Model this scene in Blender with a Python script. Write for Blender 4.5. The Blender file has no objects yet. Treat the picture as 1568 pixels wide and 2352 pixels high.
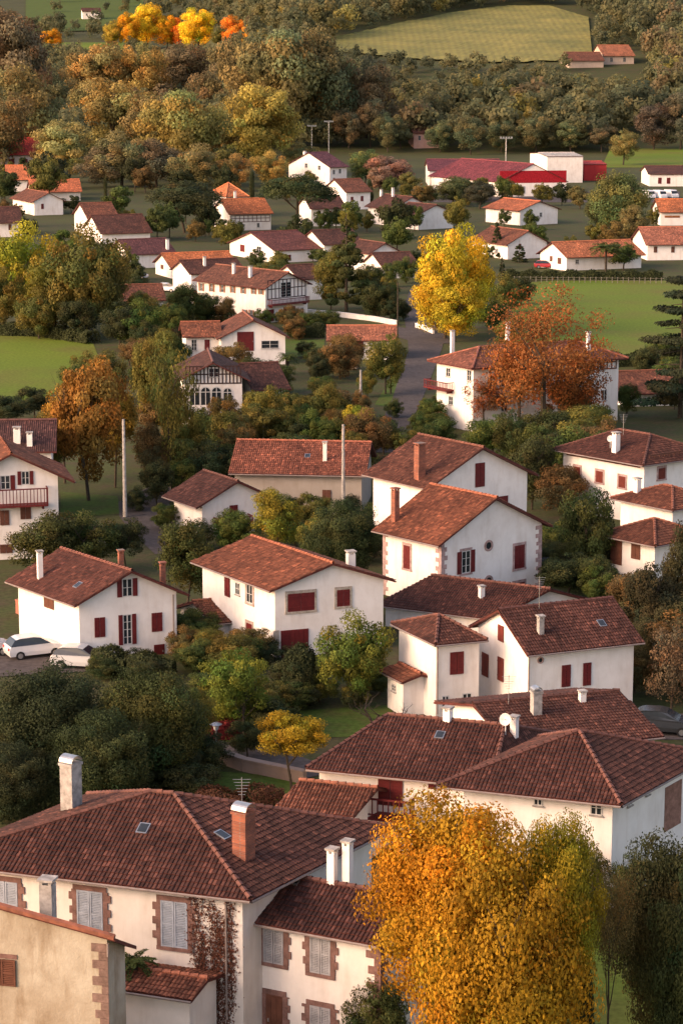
import bpy, math, random, numpy as np
from mathutils import Vector, Matrix
R=random.Random(11); NR=np.random.RandomState(5)
S=bpy.context.scene; COL=S.collection
CH=42.0; F=5300.0; HV=110.0
PI=math.atan((1176-HV)/F); cp,sp=math.cos(PI),math.sin(PI)
def ray(u,v):
    x=(u-784)/F; b=(1176-v)/F
    return Vector((x,cp+b*sp,-sp+b*cp))
def sm(t): t=np.clip(t,0,1); return t*t*(3-2*t)
def tz(x,y):
    y_=np.maximum(y,1.0); u=784+5300*x/y_
    w=sm((u-430)/290.0)
    r=np.interp(y,[-1e4,950,1050,1150,1300,1450,1700,2200,3500,7000],[0,0,14,32,52,72,102,150,230,330])
    l=np.interp(y,[-1e4,1200,1600,2000,2400,3000,3600,7000],[0,0,14,36,62,105,165,360])
    return w*r+(1-w)*l
def G(u,v):
    r=ray(u,v)
    if r.z<-1e-4:
        t=-CH/r.z
        if t*r.y<950: return Vector((t*r.x,t*r.y,0))
    y=900.0
    while y<6500:
        t=y/r.y; z=CH+t*r.z
        if z<=float(tz(t*r.x,y)): return Vector((t*r.x,y,float(tz(t*r.x,y))))
        y+=4
    return Vector((t*r.x,y,float(tz(t*r.x,y))))
def zat(P,v):
    r=ray(784,v); return CH+P.y/r.y*r.z
def scl(P,z=0.0): return F/(P.y*cp+(CH-z)*sp)
cd=bpy.data.cameras.new('camera'); cam=bpy.data.objects.new('camera',cd); COL.objects.link(cam); S.camera=cam
cd.sensor_fit='VERTICAL'; cd.sensor_height=36; cd.sensor_width=24; cd.lens=F/2352*36; cd.clip_start=1; cd.clip_end=12000
cam.location=(0,0,CH); cam.rotation_euler=(math.pi/2-PI,0,0)
S.view_settings.view_transform='Standard'; S.view_settings.look='None'; S.view_settings.exposure=0
W_=bpy.data.worlds.new("World"); S.world=W_; W_.use_nodes=True; wt=W_.node_tree
sky=wt.nodes.new('ShaderNodeTexSky'); sky.sky_type='NISHITA'; sky.sun_disc=False
SE=math.radians(24); AZ=math.radians(246)
sky.sun_elevation=SE; sky.sun_rotation=AZ; sky.dust_density=3
mxw=wt.nodes.new('ShaderNodeMix'); mxw.data_type='RGBA'; mxw.blend_type='MULTIPLY'; mxw.inputs[0].default_value=1; mxw.inputs[7].default_value=(1.24,.98,.86,1)
wt.links.new(sky.outputs[0],mxw.inputs[6]); wt.links.new(mxw.outputs[2],wt.nodes['Background'].inputs[0]); wt.nodes['Background'].inputs[1].default_value=.39
sl=bpy.data.lights.new('sun','SUN'); sl.energy=1.5; sl.angle=math.radians(20); sl.color=(1,.8,.58)
so=bpy.data.objects.new('sun',sl); COL.objects.link(so)
sd=Vector((math.sin(AZ)*math.cos(SE),math.cos(AZ)*math.cos(SE),math.sin(SE)))
so.rotation_euler=sd.to_track_quat('Z','Y').to_euler()
# ---------------------------------------------------------------- materials
def newmat(n):
    m=bpy.data.materials.new(n); m.use_nodes=True; nt=m.node_tree
    return m,nt,nt.nodes['Principled BSDF']
def N(nt,t,**k):
    n=nt.nodes.new(t)
    for a,b in k.items(): setattr(n,a,b)
    return n
def L(nt,a,b): nt.links.new(a,b)
def ramp(nt,fac,c0,c1,p0=0.3,p1=0.7):
    r=N(nt,'ShaderNodeValToRGB'); r.color_ramp.elements[0].position=p0; r.color_ramp.elements[1].position=p1
    r.color_ramp.elements[0].color=(*c0,1); r.color_ramp.elements[1].color=(*c1,1); L(nt,fac,r.inputs[0]); return r.outputs[0]
def mul(nt,a,b,f=1.0,bt='MULTIPLY'):
    m=N(nt,'ShaderNodeMix',data_type='RGBA',blend_type=bt); m.inputs[0].default_value=f
    L(nt,a,m.inputs[6]); L(nt,b,m.inputs[7]); return m.outputs[2]
def noise(nt,vec,sc,det=4,ro=.6):
    n=N(nt,'ShaderNodeTexNoise'); n.inputs['Scale'].default_value=sc; n.inputs['Detail'].default_value=det; n.inputs['Roughness'].default_value=ro
    if vec is not None: L(nt,vec,n.inputs['Vector'])
    return n.outputs['Fac']
def mapping(nt,vec,scale):
    m=N(nt,'ShaderNodeMapping'); m.inputs['Scale'].default_value=scale; L(nt,vec,m.inputs['Vector']); return m.outputs[0]
def pos(nt): return N(nt,'ShaderNodeNewGeometry').outputs['Position']
def simple(n,c,rough=.7,spec=.3,metal=0,var=.25,sc=3.0,objc=False):
    m,nt,b=newmat(n); p=pos(nt)
    f=noise(nt,p,sc,5); g=1-var
    c_=ramp(nt,f,(g,g,g),(1+var*.3,)*3)
    if objc: base=N(nt,'ShaderNodeObjectInfo').outputs['Color']
    else:
        rgb=N(nt,'ShaderNodeRGB'); rgb.outputs[0].default_value=(*c,1); base=rgb.outputs[0]
    L(nt,mul(nt,base,c_),b.inputs['Base Color']); b.inputs['Roughness'].default_value=rough
    b.inputs['Specular IOR Level'].default_value=spec; b.inputs['Metallic'].default_value=metal
    return m
M_paint=simple('painted_surface',(1,1,1),.6,.3,objc=True,var=.3,sc=2.5)
M_carpaint=simple('car_paint',(1,1,1),.25,.6,objc=True,var=.05,sc=2.5)
M_wood=simple('red_brown_wood',(.11,.032,.025),.7,.2,var=.4)
M_glass=simple('window_glass',(.025,.03,.035),.12,.6,var=.3)
M_frame=simple('white_frame',(.62,.6,.57),.5,.3)
M_metal=simple('zinc_metal',(.5,.5,.5),.35,.5,metal=.8)
M_gutter=simple('gutter_metal',(.25,.2,.18),.5,.4)
M_bark=simple('bark',(.07,.055,.04),.9,.1,var=.5,sc=6)
M_black=simple('rubber',(.02,.02,.02),.8,.2)
M_conc=simple('concrete',(.4,.37,.34),.9,.1,var=.5,sc=3)
M_light=simple('lamp_lens',(.7,.7,.68),.2,.6)
M_red=simple('red_lens',(.4,.02,.02),.3,.6)
def plaster(name,k):
    m,nt,b=newmat(name); p=pos(nt); oc=N(nt,'ShaderNodeObjectInfo').outputs['Color']
    f=lambda c:tuple(1-(1-x)*k for x in c)
    a=ramp(nt,noise(nt,p,.9,6),f((.9,.88,.86)),(1.02,1.01,1.0),.25,.6)
    s=ramp(nt,noise(nt,mapping(nt,p,(1.6,1.6,.3)),1.0,6),f((.9,.875,.85)),(1,1,1),.3,.5)
    st=ramp(nt,noise(nt,p,.25,5),f((.92,.9,.88)),(1,1,1),.3,.6)
    c=mul(nt,mul(nt,mul(nt,oc,a),s),st)
    L(nt,c,b.inputs['Base Color']); b.inputs['Roughness'].default_value=.9; b.inputs['Specular IOR Level'].default_value=.15
    bp=N(nt,'ShaderNodeBump'); bp.inputs['Strength'].default_value=.15*k; bp.inputs['Distance'].default_value=.05
    L(nt,noise(nt,p,9,4),bp.inputs['Height']); L(nt,bp.outputs[0],b.inputs['Normal'])
    return m
M_wall=plaster('plaster',1.0); M_oldwall=plaster('weathered_plaster',3.0)
def mth(nt,op,a,bv=None,c=None):
    n=N(nt,'ShaderNodeMath',operation=op)
    for i,x in enumerate((a,bv,c)):
        if x is None: continue
        if isinstance(x,(int,float)): n.inputs[i].default_value=x
        else: L(nt,x,n.inputs[i])
    return n.outputs[0]
def tilemat():
    m,nt,b=newmat('roof_tile'); uv=N(nt,'ShaderNodeUVMap').outputs[0]; p=pos(nt)
    oc=N(nt,'ShaderNodeObjectInfo').outputs['Color']
    sx=N(nt,'ShaderNodeSeparateXYZ'); L(nt,uv,sx.inputs[0])
    cu=mth(nt,'DIVIDE',sx.outputs[0],.19); cv=mth(nt,'DIVIDE',sx.outputs[1],.31)
    fu=mth(nt,'FLOOR',cu); fv=mth(nt,'FLOOR',cv)
    cx=N(nt,'ShaderNodeCombineXYZ'); L(nt,fu,cx.inputs[0]); L(nt,fv,cx.inputs[1])
    wn=N(nt,'ShaderNodeTexWhiteNoise',noise_dimensions='2D'); L(nt,cx.outputs[0],wn.inputs['Vector'])
    t=N(nt,'ShaderNodeValToRGB'); e=t.color_ramp.elements
    e[0].position=0; e[0].color=(.6,.58,.58,1); e[1].position=1; e[1].color=(2.1,1.95,1.8,1)
    for ps,cc in ((.35,(.87,.87,.87)),(.75,(1.1,1.08,1.06)),(.93,(1.4,1.35,1.3))):
        q=e.new(ps); q.color=(*cc,1)
    L(nt,wn.outputs['Value'],t.inputs[0])
    big=ramp(nt,noise(nt,p,.35,6,.65),(.6,.64,.66),(1.32,1.28,1.22),.3,.7)
    med=ramp(nt,noise(nt,p,2.2,5,.6),(.68,.72,.72),(1.22,1.2,1.2),.3,.7)
    c=mul(nt,mul(nt,mul(nt,oc,t.outputs[0]),big),med)
    fr=mth(nt,'FRACT',cu); prof=mth(nt,'SINE',mth(nt,'MULTIPLY',fr,math.pi))
    frv=mth(nt,'FRACT',cv)
    L(nt,c,b.inputs['Base Color']); b.inputs['Roughness'].default_value=.85; b.inputs['Specular IOR Level'].default_value=.2
    h=mth(nt,'ADD',mth(nt,'MULTIPLY',prof,.05),mth(nt,'MULTIPLY',frv,-.02))
    bp=N(nt,'ShaderNodeBump'); bp.inputs['Strength'].default_value=1; bp.inputs['Distance'].default_value=1.0
    L(nt,h,bp.inputs['Height']); L(nt,bp.outputs[0],b.inputs['Normal'])
    return m
M_tile=tilemat()
def ridgemat():
    m,nt,b=newmat('ridge_tile'); p=pos(nt); oc=N(nt,'ShaderNodeObjectInfo').outputs['Color']
    a=ramp(nt,noise(nt,p,2.5,4),(.9,.85,.8),(2.4,2.1,1.9),.3,.7)
    L(nt,mul(nt,oc,a),b.inputs['Base Color']); b.inputs['Roughness'].default_value=.85; return m
M_ridge=ridgemat()
def brickmat():
    m,nt,b=newmat('brick'); p=pos(nt); s=N(nt,'ShaderNodeSeparateXYZ'); L(nt,p,s.inputs[0])
    c=N(nt,'ShaderNodeCombineXYZ'); L(nt,mth(nt,'ADD',s.outputs[0],s.outputs[1]),c.inputs[0]); L(nt,s.outputs[2],c.inputs[1])
    t=N(nt,'ShaderNodeTexBrick'); L(nt,c.outputs[0],t.inputs['Vector']); t.inputs['Scale'].default_value=1
    t.inputs['Brick Width'].default_value=.24; t.inputs['Row Height'].default_value=.075; t.inputs['Mortar Size'].default_value=.008
    t.inputs['Color1'].default_value=(.36,.1,.045,1); t.inputs['Color2'].default_value=(.2,.06,.035,1); t.inputs['Mortar'].default_value=(.2,.14,.11,1)
    L(nt,mul(nt,t.outputs[0],ramp(nt,noise(nt,p,1.5,5),(.55,.55,.55),(1.1,1.1,1.1))),b.inputs['Base Color']); b.inputs['Roughness'].default_value=.9; return m
M_brick=brickmat()
def foliage(name,lo,hi,tf):
    m,nt,b=newmat(name); oc=N(nt,'ShaderNodeObjectInfo'); at=N(nt,'ShaderNodeAttribute',attribute_name='tint')
    g=N(nt,'ShaderNodeNewGeometry')
    v=ramp(nt,g.outputs['Random Per Island'],(lo,lo,lo),(hi,hi*.97,hi*.9),0,1)
    c=mul(nt,mul(nt,oc.outputs['Color'],at.outputs['Color']),v)
    L(nt,c,b.inputs['Base Color']); b.inputs['Roughness'].default_value=.75; b.inputs['Specular IOR Level'].default_value=.15
    tr=N(nt,'ShaderNodeBsdfTranslucent'); L(nt,c,tr.inputs[0]); mx=N(nt,'ShaderNodeMixShader'); mx.inputs[0].default_value=tf
    L(nt,b.outputs[0],mx.inputs[1]); L(nt,tr.outputs[0],mx.inputs[2]); L(nt,mx.outputs[0],nt.nodes['Material Output'].inputs[0]); return m
M_leaf=foliage('foliage',.62,1.34,.33); M_woodleaf=foliage('woodland_foliage',.88,1.12,.5)
def groundmat(n,c0,c1,c2,s1=.03,s2=.4):
    m,nt,b=newmat(n); p=pos(nt)
    a=ramp(nt,noise(nt,p,s1,6),c0,c1,.35,.65)
    mx=N(nt,'ShaderNodeMix',data_type='RGBA'); L(nt,ramp(nt,noise(nt,p,s2,6),(0,0,0),(1,1,1),.45,.7),mx.inputs[0]); L(nt,a,mx.inputs[6]); mx.inputs[7].default_value=(*c2,1)
    f=ramp(nt,noise(nt,p,2.5,4),(.7,.7,.7),(1.2,1.2,1.2))
    L(nt,mul(nt,mx.outputs[2],f),b.inputs['Base Color']); b.inputs['Roughness'].default_value=.95; b.inputs['Specular IOR Level'].default_value=.1; return m
M_ground=groundmat('garden_ground',(.05,.058,.024),(.07,.08,.026),(.08,.06,.035))
M_meadow=groundmat('meadow_grass',(.09,.14,.018),(.14,.185,.022),(.13,.13,.03),.012,.06)
M_lawn=groundmat('lawn_grass',(.06,.10,.018),(.08,.12,.022),(.08,.08,.025),.1,.5)
M_asph=groundmat('asphalt',(.075,.065,.063),(.1,.085,.08),(.065,.056,.053),.2,1.0)
def cornmat():
    m,nt,b=newmat('maize_rows'); p=pos(nt)
    w=N(nt,'ShaderNodeTexWave'); L(nt,mapping(nt,p,(1,-.5,0)),w.inputs[0]); w.inputs['Scale'].default_value=.09; w.inputs['Distortion'].default_value=2.0; w.inputs['Detail'].default_value=4
    c=ramp(nt,w.outputs['Fac'],(.155,.145,.03),(.18,.17,.034),.2,.8)
    L(nt,mul(nt,c,ramp(nt,noise(nt,p,.04,8,.7),(.65,.7,.6),(1.25,1.15,1.1),.35,.65)),b.inputs['Base Color']); b.inputs['Roughness'].default_value=1
    return m
M_corn=cornmat()
# ---------------------------------------------------------------- helpers
def link(o): COL.objects.link(o); return o
def empty(name,loc,label,cat,group=None):
    o=link(bpy.data.objects.new(name,None)); o.location=loc; o.empty_display_size=.5
    o["label"]=label; o["category"]=cat
    if group: o["group"]=group
    return o
class MB:
    def __init__(s): s.v=[];s.f=[];s.m=[];s.uv=[]
    def poly(s,pts,m=0,uv=None):
        i=len(s.v); s.v+= [tuple(p) for p in pts]; s.f.append(tuple(range(i,i+len(pts)))); s.m.append(m)
        s.uv+= uv if uv else [(0,0)]*len(pts)
    def box8(s,p,m=0):
        for q in ((3,2,1,0),(4,5,6,7),(0,1,5,4),(1,2,6,5),(2,3,7,6),(3,0,4,7)): s.poly([p[k] for k in q],m)
    def box(s,x0,y0,z0,x1,y1,z1,m=0):
        s.box8([(x0,y0,z0),(x1,y0,z0),(x1,y1,z0),(x0,y1,z0),(x0,y0,z1),(x1,y0,z1),(x1,y1,z1),(x0,y1,z1)],m)
    def tube(s,p,q,r0,r1,n=6,m=0,cap=False):
        p=Vector(p);q=Vector(q); d=(q-p)
        if d.length<1e-6: return
        d.normalize(); a=d.orthogonal().normalized(); b=d.cross(a)
        A=[p+(a*math.cos(t)+b*math.sin(t))*r0 for t in [2*math.pi*i/n for i in range(n)]]
        B=[q+(a*math.cos(t)+b*math.sin(t))*r1 for t in [2*math.pi*i/n for i in range(n)]]
        for i in range(n): j=(i+1)%n; s.poly([A[i],A[j],B[j],B[i]],m)
        if cap: s.poly(B,m); s.poly(A[::-1],m)
    def mesh(s,name,mats):
        me=bpy.data.meshes.new(name); me.from_pydata(s.v,[],s.f)
        for x in mats: me.materials.append(x)
        me.polygons.foreach_set('material_index',s.m)
        u=me.uv_layers.new(name='UVMap'); u.data.foreach_set('uv',[c for t in s.uv for c in t]); me.update(); return me
    def obj(s,name,mats,parent=None,color=None,loc=None):
        o=link(bpy.data.objects.new(name,s.mesh(name,mats)))
        if parent: o.parent=parent
        if loc is not None: o.location=loc
        if color: o.color=(*color,1)
        return o
def sheet(name,pts,mat,dz):
    me=bpy.data.meshes.new(name); P=[(p.x,p.y,p.z+dz) for p in pts]; me.from_pydata(P,[],[tuple(range(len(P)))]); me.materials.append(mat)
    o=link(bpy.data.objects.new(name,me)); o["kind"]="structure"; return o
# ---------------------------------------------------------------- houses
RD=(.13,.014,.014); RB=(.16,.03,.02); OB=(.3,.11,.04); GY=(.34,.38,.45); WH=(.62,.6,.57); BR=(.13,.05,.03)
WC=(.84,.80,.755)
DK=(.078,.034,.026); MD=(.135,.054,.034); RR=(.18,.068,.039); OG=(.36,.12,.05)
FOOT=[]
def roof_planes(kind,Wx,Wy,H,p,o,g,hi):
    sw=False
    if kind in('gx','hx'): sw=True; Wx,Wy=Wy,Wx
    k={'gx':'g','gy':'g','hx':'h','hy':'h'}.get(kind,kind)
    e=H+.14; h=Wx/2; zr=e+p*h; ze=e-p*o; pl=[];rg=[]
    if k=='g':
        a,b=(h,-g,zr),(h,Wy+g,zr)
        pl=[[(-o,Wy+g,ze),(-o,-g,ze),a,b],[(Wx+o,-g,ze),(Wx+o,Wy+g,ze),b,a]]; rg=[(a,b)]
    elif k=='h':
        i=min(hi*h,Wy/2-.01); oe=o*i/h
        a,b=(h,i,zr),(h,Wy-i,zr); c=[(-o,-oe,ze),(Wx+o,-oe,ze),(Wx+o,Wy+oe,ze),(-o,Wy+oe,ze)]
        pl=[[c[3],c[0],a,b],[c[1],c[2],b,a],[c[0],c[1],a],[c[2],c[3],b]]
        rg=[(a,b),(c[0],a),(c[1],a),(c[2],b),(c[3],b)]
    elif k=='m':
        f=lambda x,y:(x,y,e+p*y-hi*x)
        pl=[[f(Wx+g,-o),f(Wx+g,Wy+o),f(-g,Wy+o),f(-g,-o)]]; rg=[(f(-g,-o),f(-g,Wy+o))]
    if sw:
        f=lambda q:(q[1],q[0],q[2]); pl=[[f(q) for q in x] for x in pl]; rg=[(f(a),f(b)) for a,b in rg]
    return pl,rg,zr
def house(label,u,vE,vB,uR,uL,th,thy=None,roof='gy',rv=None,pitch=.36,oh=.7,gh=.5,hi=1.0,col=DK,tiles=False,
          feats=(),chim=(),sky=(),wc=WC,Wx=None,Wy=None,name='house',cat='house',quoin=None,H=None,wm=None):
    if thy is None: thy=th
    C=G(u,vB); z0=C.z
    ca,sa=math.cos(math.radians(th)),math.sin(math.radians(th)); cb,sb=math.cos(math.radians(thy)),math.sin(math.radians(thy))
    a=Vector((ca,sa,0)); b=Vector((-sb,cb,0))
    if H is None: H=zat(C,vE)-z0
    zt=z0+H; given=Wy is not None
    def span(uu,d):
        k=(uu-784)/F; return (k*(C.y*cp+(CH-zt)*sp)-C.x)/(d.x-k*cp*d.y)
    if Wx is None: Wx=span(uR,a)
    if Wy is None: Wy=span(uL,b)
    Wx=abs(Wx);Wy=abs(Wy)
    if not given and Wy<5 and C.y>280: Wy=9
    M=lambda x,y,z:Vector((x*a.x+y*b.x,x*a.y+y*b.y,z))
    if rv is not None:
        if roof=='gy': P=C+M(Wx/2,-gh,0); pitch=(zat(P,rv)-z0-H-.14)/(Wx/2)
        elif roof=='gx': P=C+M(-gh,Wy/2,0); pitch=(zat(P,rv)-z0-H-.14)/(Wy/2)
        pitch=max(.15,min(.5,pitch))
    E=empty(name,C,label,cat); FOOT.append((C,a,b,Wx,Wy))
    w=MB(); c=[(0,0),(Wx,0),(Wx,Wy),(0,Wy)]
    B=[M(x,y,-1.0) for x,y in c]; T=[M(x,y,H) for x,y in c]
    k={'gx':Wy/2,'gy':Wx/2}.get(roof,0)*pitch
    if roof=='m': T=[M(x,y,H+pitch*y-hi*x) for x,y in c]
    if roof=='gy':
        A0=M(Wx/2,0,H+k);A1=M(Wx/2,Wy,H+k)
        w.poly([B[0],B[1],T[1],A0,T[0]]);w.poly([B[1],B[2],T[2],T[1]]);w.poly([B[2],B[3],T[3],A1,T[2]]);w.poly([B[3],B[0],T[0],T[3]])
    elif roof=='gx':
        A0=M(0,Wy/2,H+k);A1=M(Wx,Wy/2,H+k)
        w.poly([B[0],B[1],T[1],T[0]]);w.poly([B[1],B[2],T[2],A1,T[1]]);w.poly([B[2],B[3],T[3],T[2]]);w.poly([B[3],B[0],T[0],A0,T[3]])
    else:
        for i in range(4): j=(i+1)%4; w.poly([B[i],B[j],T[j],T[i]])
    jit=R.uniform(.95,1.03); w.obj('wall',[wm or M_wall],E,tuple(x*jit for x in wc))
    pl,rg,zr=roof_planes(roof,Wx,Wy,H,pitch,oh,gh,hi)
    r=MB(); WP=[]; edges={}
    W=[[M(*q) for q in x] for x in pl]
    rk=lambda p:(round(p.x,2),round(p.y,2),round(p.z,2))
    for x in W:
        for i in range(len(x)): e=frozenset((rk(x[i]),rk(x[(i+1)%len(x)]))); edges[e]=edges.get(e,0)+1
    uo=R.uniform(0,50)
    for x in W:
        o=x[0]; U=(x[1]-x[0]).normalized(); n=(x[1]-x[0]).cross(x[-1]-x[0]).normalized()
        if n.z<0: n=-n
        V=n.cross(U)
        if V.z<0: V=-V
        uv=[((q-o).dot(U)+uo,(q-o).dot(V)+uo) for q in x]
        r.poly(x,0,uv)
        lo=[q-Vector((0,0,.15)) for q in x]; r.poly(lo[::-1],1)
        for i in range(len(x)):
            j=(i+1)%len(x)
            if edges[frozenset((rk(x[i]),rk(x[j])))]==1: r.poly([lo[i],lo[j],x[j],x[i]],1)
        WP.append([C+q for q in x])
        if tiles:
            q2=[((q-o).dot(U),(q-o).dot(V)) for q in x]; u0=min(q[0] for q in q2);u1=max(q[0] for q in q2)
            st=.19; nn=int((u1-u0)/st)
            for ci in range(nn+1):
                uc=u0+(ci+.5)*st
                if uc>u1: break
                vs=[]
                for i in range(len(q2)):
                    p0,p1=q2[i],q2[(i+1)%len(q2)]
                    if (p0[0]-uc)*(p1[0]-uc)<0: t=(uc-p0[0])/(p1[0]-p0[0]); vs.append(p0[1]+t*(p1[1]-p0[1]))
                if len(vs)<2: continue
                v0=min(vs)-.05-R.uniform(0,.04);v1=max(vs)
                jx=R.uniform(-.012,.012)
                while v0<v1-.1:
                    ve=min(v0+.36,v1); rr=.092; hj=R.uniform(0,.012); sk=R.uniform(-.013,.013)
                    pr=[(-1,0),(-.55,.52),(.55,.52),(1,0)]
                    Lw=[o+U*(uc+jx+sk+a_*rr*1.06)+V*v0+n*(.028+hj+b_*rr*1.0) for a_,b_ in pr]
                    Up=[o+U*(uc+jx+a_*rr*.92)+V*ve+n*(.0+b_*rr*.85) for a_,b_ in pr]
                    cuv=[(uc+uo,v0+uo+.16)]*4
                    for i in range(3): r.poly([Lw[i],Lw[i+1],Up[i+1],Up[i]],0,cuv)
                    r.poly([Lw[0],Lw[1],Lw[2],Lw[3]],1)
                    v0+=.31
    up=Vector((0,0,.03))
    for p,q in rg:
        p,q=M(*p),M(*q); d=(q-p); Ls=d.length
        if tiles:
            nseg=max(1,int(Ls/.4)); 
            for i in range(nseg): r.tube(p+d*(i/nseg)+up*2,p+d*((i+1)/nseg)+up,.13,.11,6,2)
        else: r.tube(p+up,q+up,.13,.13,5,2)
    RO=r.obj('roof',[M_tile,M_wood,M_ridge],E,col)
    if tiles and roof!='m':
        for x in W[:(2 if roof in('gx','gy') else 9)]:
            g=MB()
            d=(x[1]-x[0]).normalized(); nn=Vector((d.y,-d.x,0))
            if nn.dot((x[0]+x[1])/2-x[-1])<0: nn=-nn
            g.tube(x[0]+nn*.07-Vector((0,0,.1)),x[1]+nn*.07-Vector((0,0,.1)),.06,.06,6)
            g.obj('gutter',[M_gutter],E)
    FR={'F':(Vector((0,0,0)),a,Vector((a.y,-a.x,0))),'L':(Vector((0,0,0)),b,Vector((-b.y,b.x,0))),'R':(a*Wx,b,Vector((b.y,-b.x,0)))}
    def fpt(face,uu,vv):
        O,d,n=FR[face]; P=C+O; rr=ray(uu,vv)
        det=rr.x*(-d.y)+rr.y*d.x
        t=(P.x*(-d.y)+P.y*d.x)/det; q=Vector((t*rr.x-P.x,t*rr.y-P.y,0)); return q.dot(d),CH+t*rr.z-z0
    def fb(mb,face,s0,s1,za,zb_,d0,d1,m=0):
        O,d,n=FR[face]; q=lambda s,dd,z:O+d*s+n*dd+Vector((0,0,z))
        mb.box8([q(s0,d0,za),q(s1,d0,za),q(s1,d1,za),q(s0,d1,za),q(s0,d0,zb_),q(s1,d0,zb_),q(s1,d1,zb_),q(s0,d1,zb_)],m)
    far=C.y>260
    def shut(face,s0,s1,z0_,z1_,c,par,nm,louv,nl=2,d0=.03):
        mb=MB(); w_=(s1-s0)/nl
        for i in range(nl):
            x0=s0+i*w_+.012; x1=s0+(i+1)*w_-.012
            if louv:
                for xx in((x0,x0+.07),(x1-.07,x1)): fb(mb,face,xx[0],xx[1],z0_,z1_,d0,d0+.055)
                for q in (z0_,(z0_+z1_)/2-.04,z1_-.08): fb(mb,face,x0+.072,x1-.072,q,q+.08,d0,d0+.05)
                k=z0_+.1
                while k<z1_-.1:
                    fb(mb,face,x0+.073,x1-.073,k,k+.042,d0+.005,d0+.042); k+=.075
                fb(mb,face,x0+.06,x1-.06,z0_+.02,z1_-.02,d0-.02,d0+.004)
            else:
                fb(mb,face,x0,x1,z0_,z1_,d0,d0+.04)
                if not far:
                    for q in(.18,.8): zq=z0_+(z1_-z0_)*q; fb(mb,face,x0+.02,x1-.02,zq,zq+.09,d0+.041,d0+.065)
                    xx=x0+.12
                    while xx<x1-.08: fb(mb,face,xx,xx+.012,z0_+.03,z1_-.03,d0+.0405,d0+.045); xx+=.13
        return mb.obj(nm,[M_paint],par,c)
    def surround(face,s0,s1,z0_,z1_,c,par,rough):
        mb=MB(); t=.16 if not rough else .17
        fb(mb,face,s0-t,s1+t,z1_,z1_+t*1.3,.0,.05); fb(mb,face,s0-t-.03,s1+t+.03,z0_-t,z0_,.0,.07)
        z=z0_; i=0
        while z<z1_-.01:
            ze=min(z+(.32 if rough else .4),z1_); e=(.16 if i%2 else .02) if rough else 0
            if rough: e+=R.uniform(-.02,.05)
            fb(mb,face,s0-t-e,s0,z+.002,ze,.0,.05+R.uniform(0,.008)); fb(mb,face,s1,s1+t+e,z+.002,ze,.0,.05+R.uniform(0,.008)); z=ze;i+=1
        mb.obj('window_surround',[M_stone],par,c)
    for ft in feats:
        face,kd,a0,b0,a1,b1=ft[:6]; c=ft[6] if len(ft)>6 and ft[6] else RD; su=ft[7] if len(ft)>7 else None
        s0,_=fpt(face,a0,(b0+b1)/2); s1,_=fpt(face,a1,(b0+b1)/2)
        if s0>s1: s0,s1=s1,s0
        _,z1_=fpt(face,(a0+a1)/2,b0); _,z0_=fpt(face,(a0+a1)/2,b1)
        dd=.03
        if su and kd in'cogdGl': surround(face,s0,s1,z0_,z1_,su,E,C.y<130); dd=.012
        if kd=='c': shut(face,s0,s1,z0_,z1_,c,E,'closed_shutter',False,d0=dd)
        elif kd=='l': shut(face,s0,s1,z0_,z1_,c,E,'louvered_shutter',True,d0=dd)
        elif kd in'og':
            mb=MB(); fb(mb,face,s0,s1,z0_,z1_,.0,.012); g=mb.obj('window',[M_glass],E)
            mb=MB(); t=.055; fb(mb,face,s0,s0+t,z0_,z1_,.013,.04);fb(mb,face,s1-t,s1,z0_,z1_,.013,.04);fb(mb,face,s0+t,s1-t,z0_,z0_+t,.013,.04);fb(mb,face,s0+t,s1-t,z1_-t,z1_,.013,.04)
            cm=(s0+s1)/2; fb(mb,face,cm-.035,cm+.035,z0_+t,z1_-t,.013,.038)
            nz=max(2,int((z1_-z0_)/.45))
            for i in range(1,nz): zq=z0_+(z1_-z0_)*i/nz; fb(mb,face,s0+t,cm-.036,zq-.015,zq+.015,.013,.032); fb(mb,face,cm+.036,s1-t,zq-.015,zq+.015,.013,.032)
            mb.obj('frame',[M_frame],g)
            if kd=='o':
                hw=(s1-s0)/2
                shut(face,s0-hw-.02,s0-.02,z0_,z1_,c,g,'shutter',False,1); shut(face,s1+.02,s1+hw+.02,z0_,z1_,c,g,'shutter',False,1)
            else:
                mb=MB(); fb(mb,face,s0-.06,s1+.06,z0_-.07,z0_-.002,.0,.1); mb.obj('sill',[M_conc],g)
        elif kd in'dG':
            mb=MB(); fb(mb,face,s0,s1,z0_,z1_,.0,.05)
            n=6 if kd=='G' else 3
            for i in range(n): x0=s0+(s1-s0)*(i+.08)/n; x1=s0+(s1-s0)*(i+.92)/n; fb(mb,face,x0,x1,z0_+.08,z1_-.08,.051,.065)
            D=mb.obj('door' if kd=='d' else 'garage_door',[M_paint],E,c)
            mb=MB(); fb(mb,face,s1-.16,s1-.1,(z0_+z1_)/2-.08,(z0_+z1_)/2+.06,.066,.11); mb.obj('handle',[M_metal],D)
        elif kd=='t':
            mb=MB(); n=su if isinstance(su,int) else 8; bw=.14
            for z in(z0_,(z0_+z1_)/2,z1_-bw): fb(mb,face,s0,s1,z,z+bw,.0,.035)
            for i in range(n+1):
                x=s0+(s1-s0-bw)*i/n; fb(mb,face,x,x+bw,z0_,z1_,.0,.045)
            mb.obj('timber_framing',[M_paint],E,c)
        elif kd=='A':
            O,d,n=FR[face]; mb=MB(); cm=(s0+s1)/2; hw=(s1-s0)/2; zs=z1_-hw
            q=lambda s,z,dd:O+d*s+n*dd+Vector((0,0,z))
            arc=lambda rad,dd:[q(cm+rad*math.cos(t),zs+rad*math.sin(t),dd) for t in [math.pi*i/12 for i in range(13)]]
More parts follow.
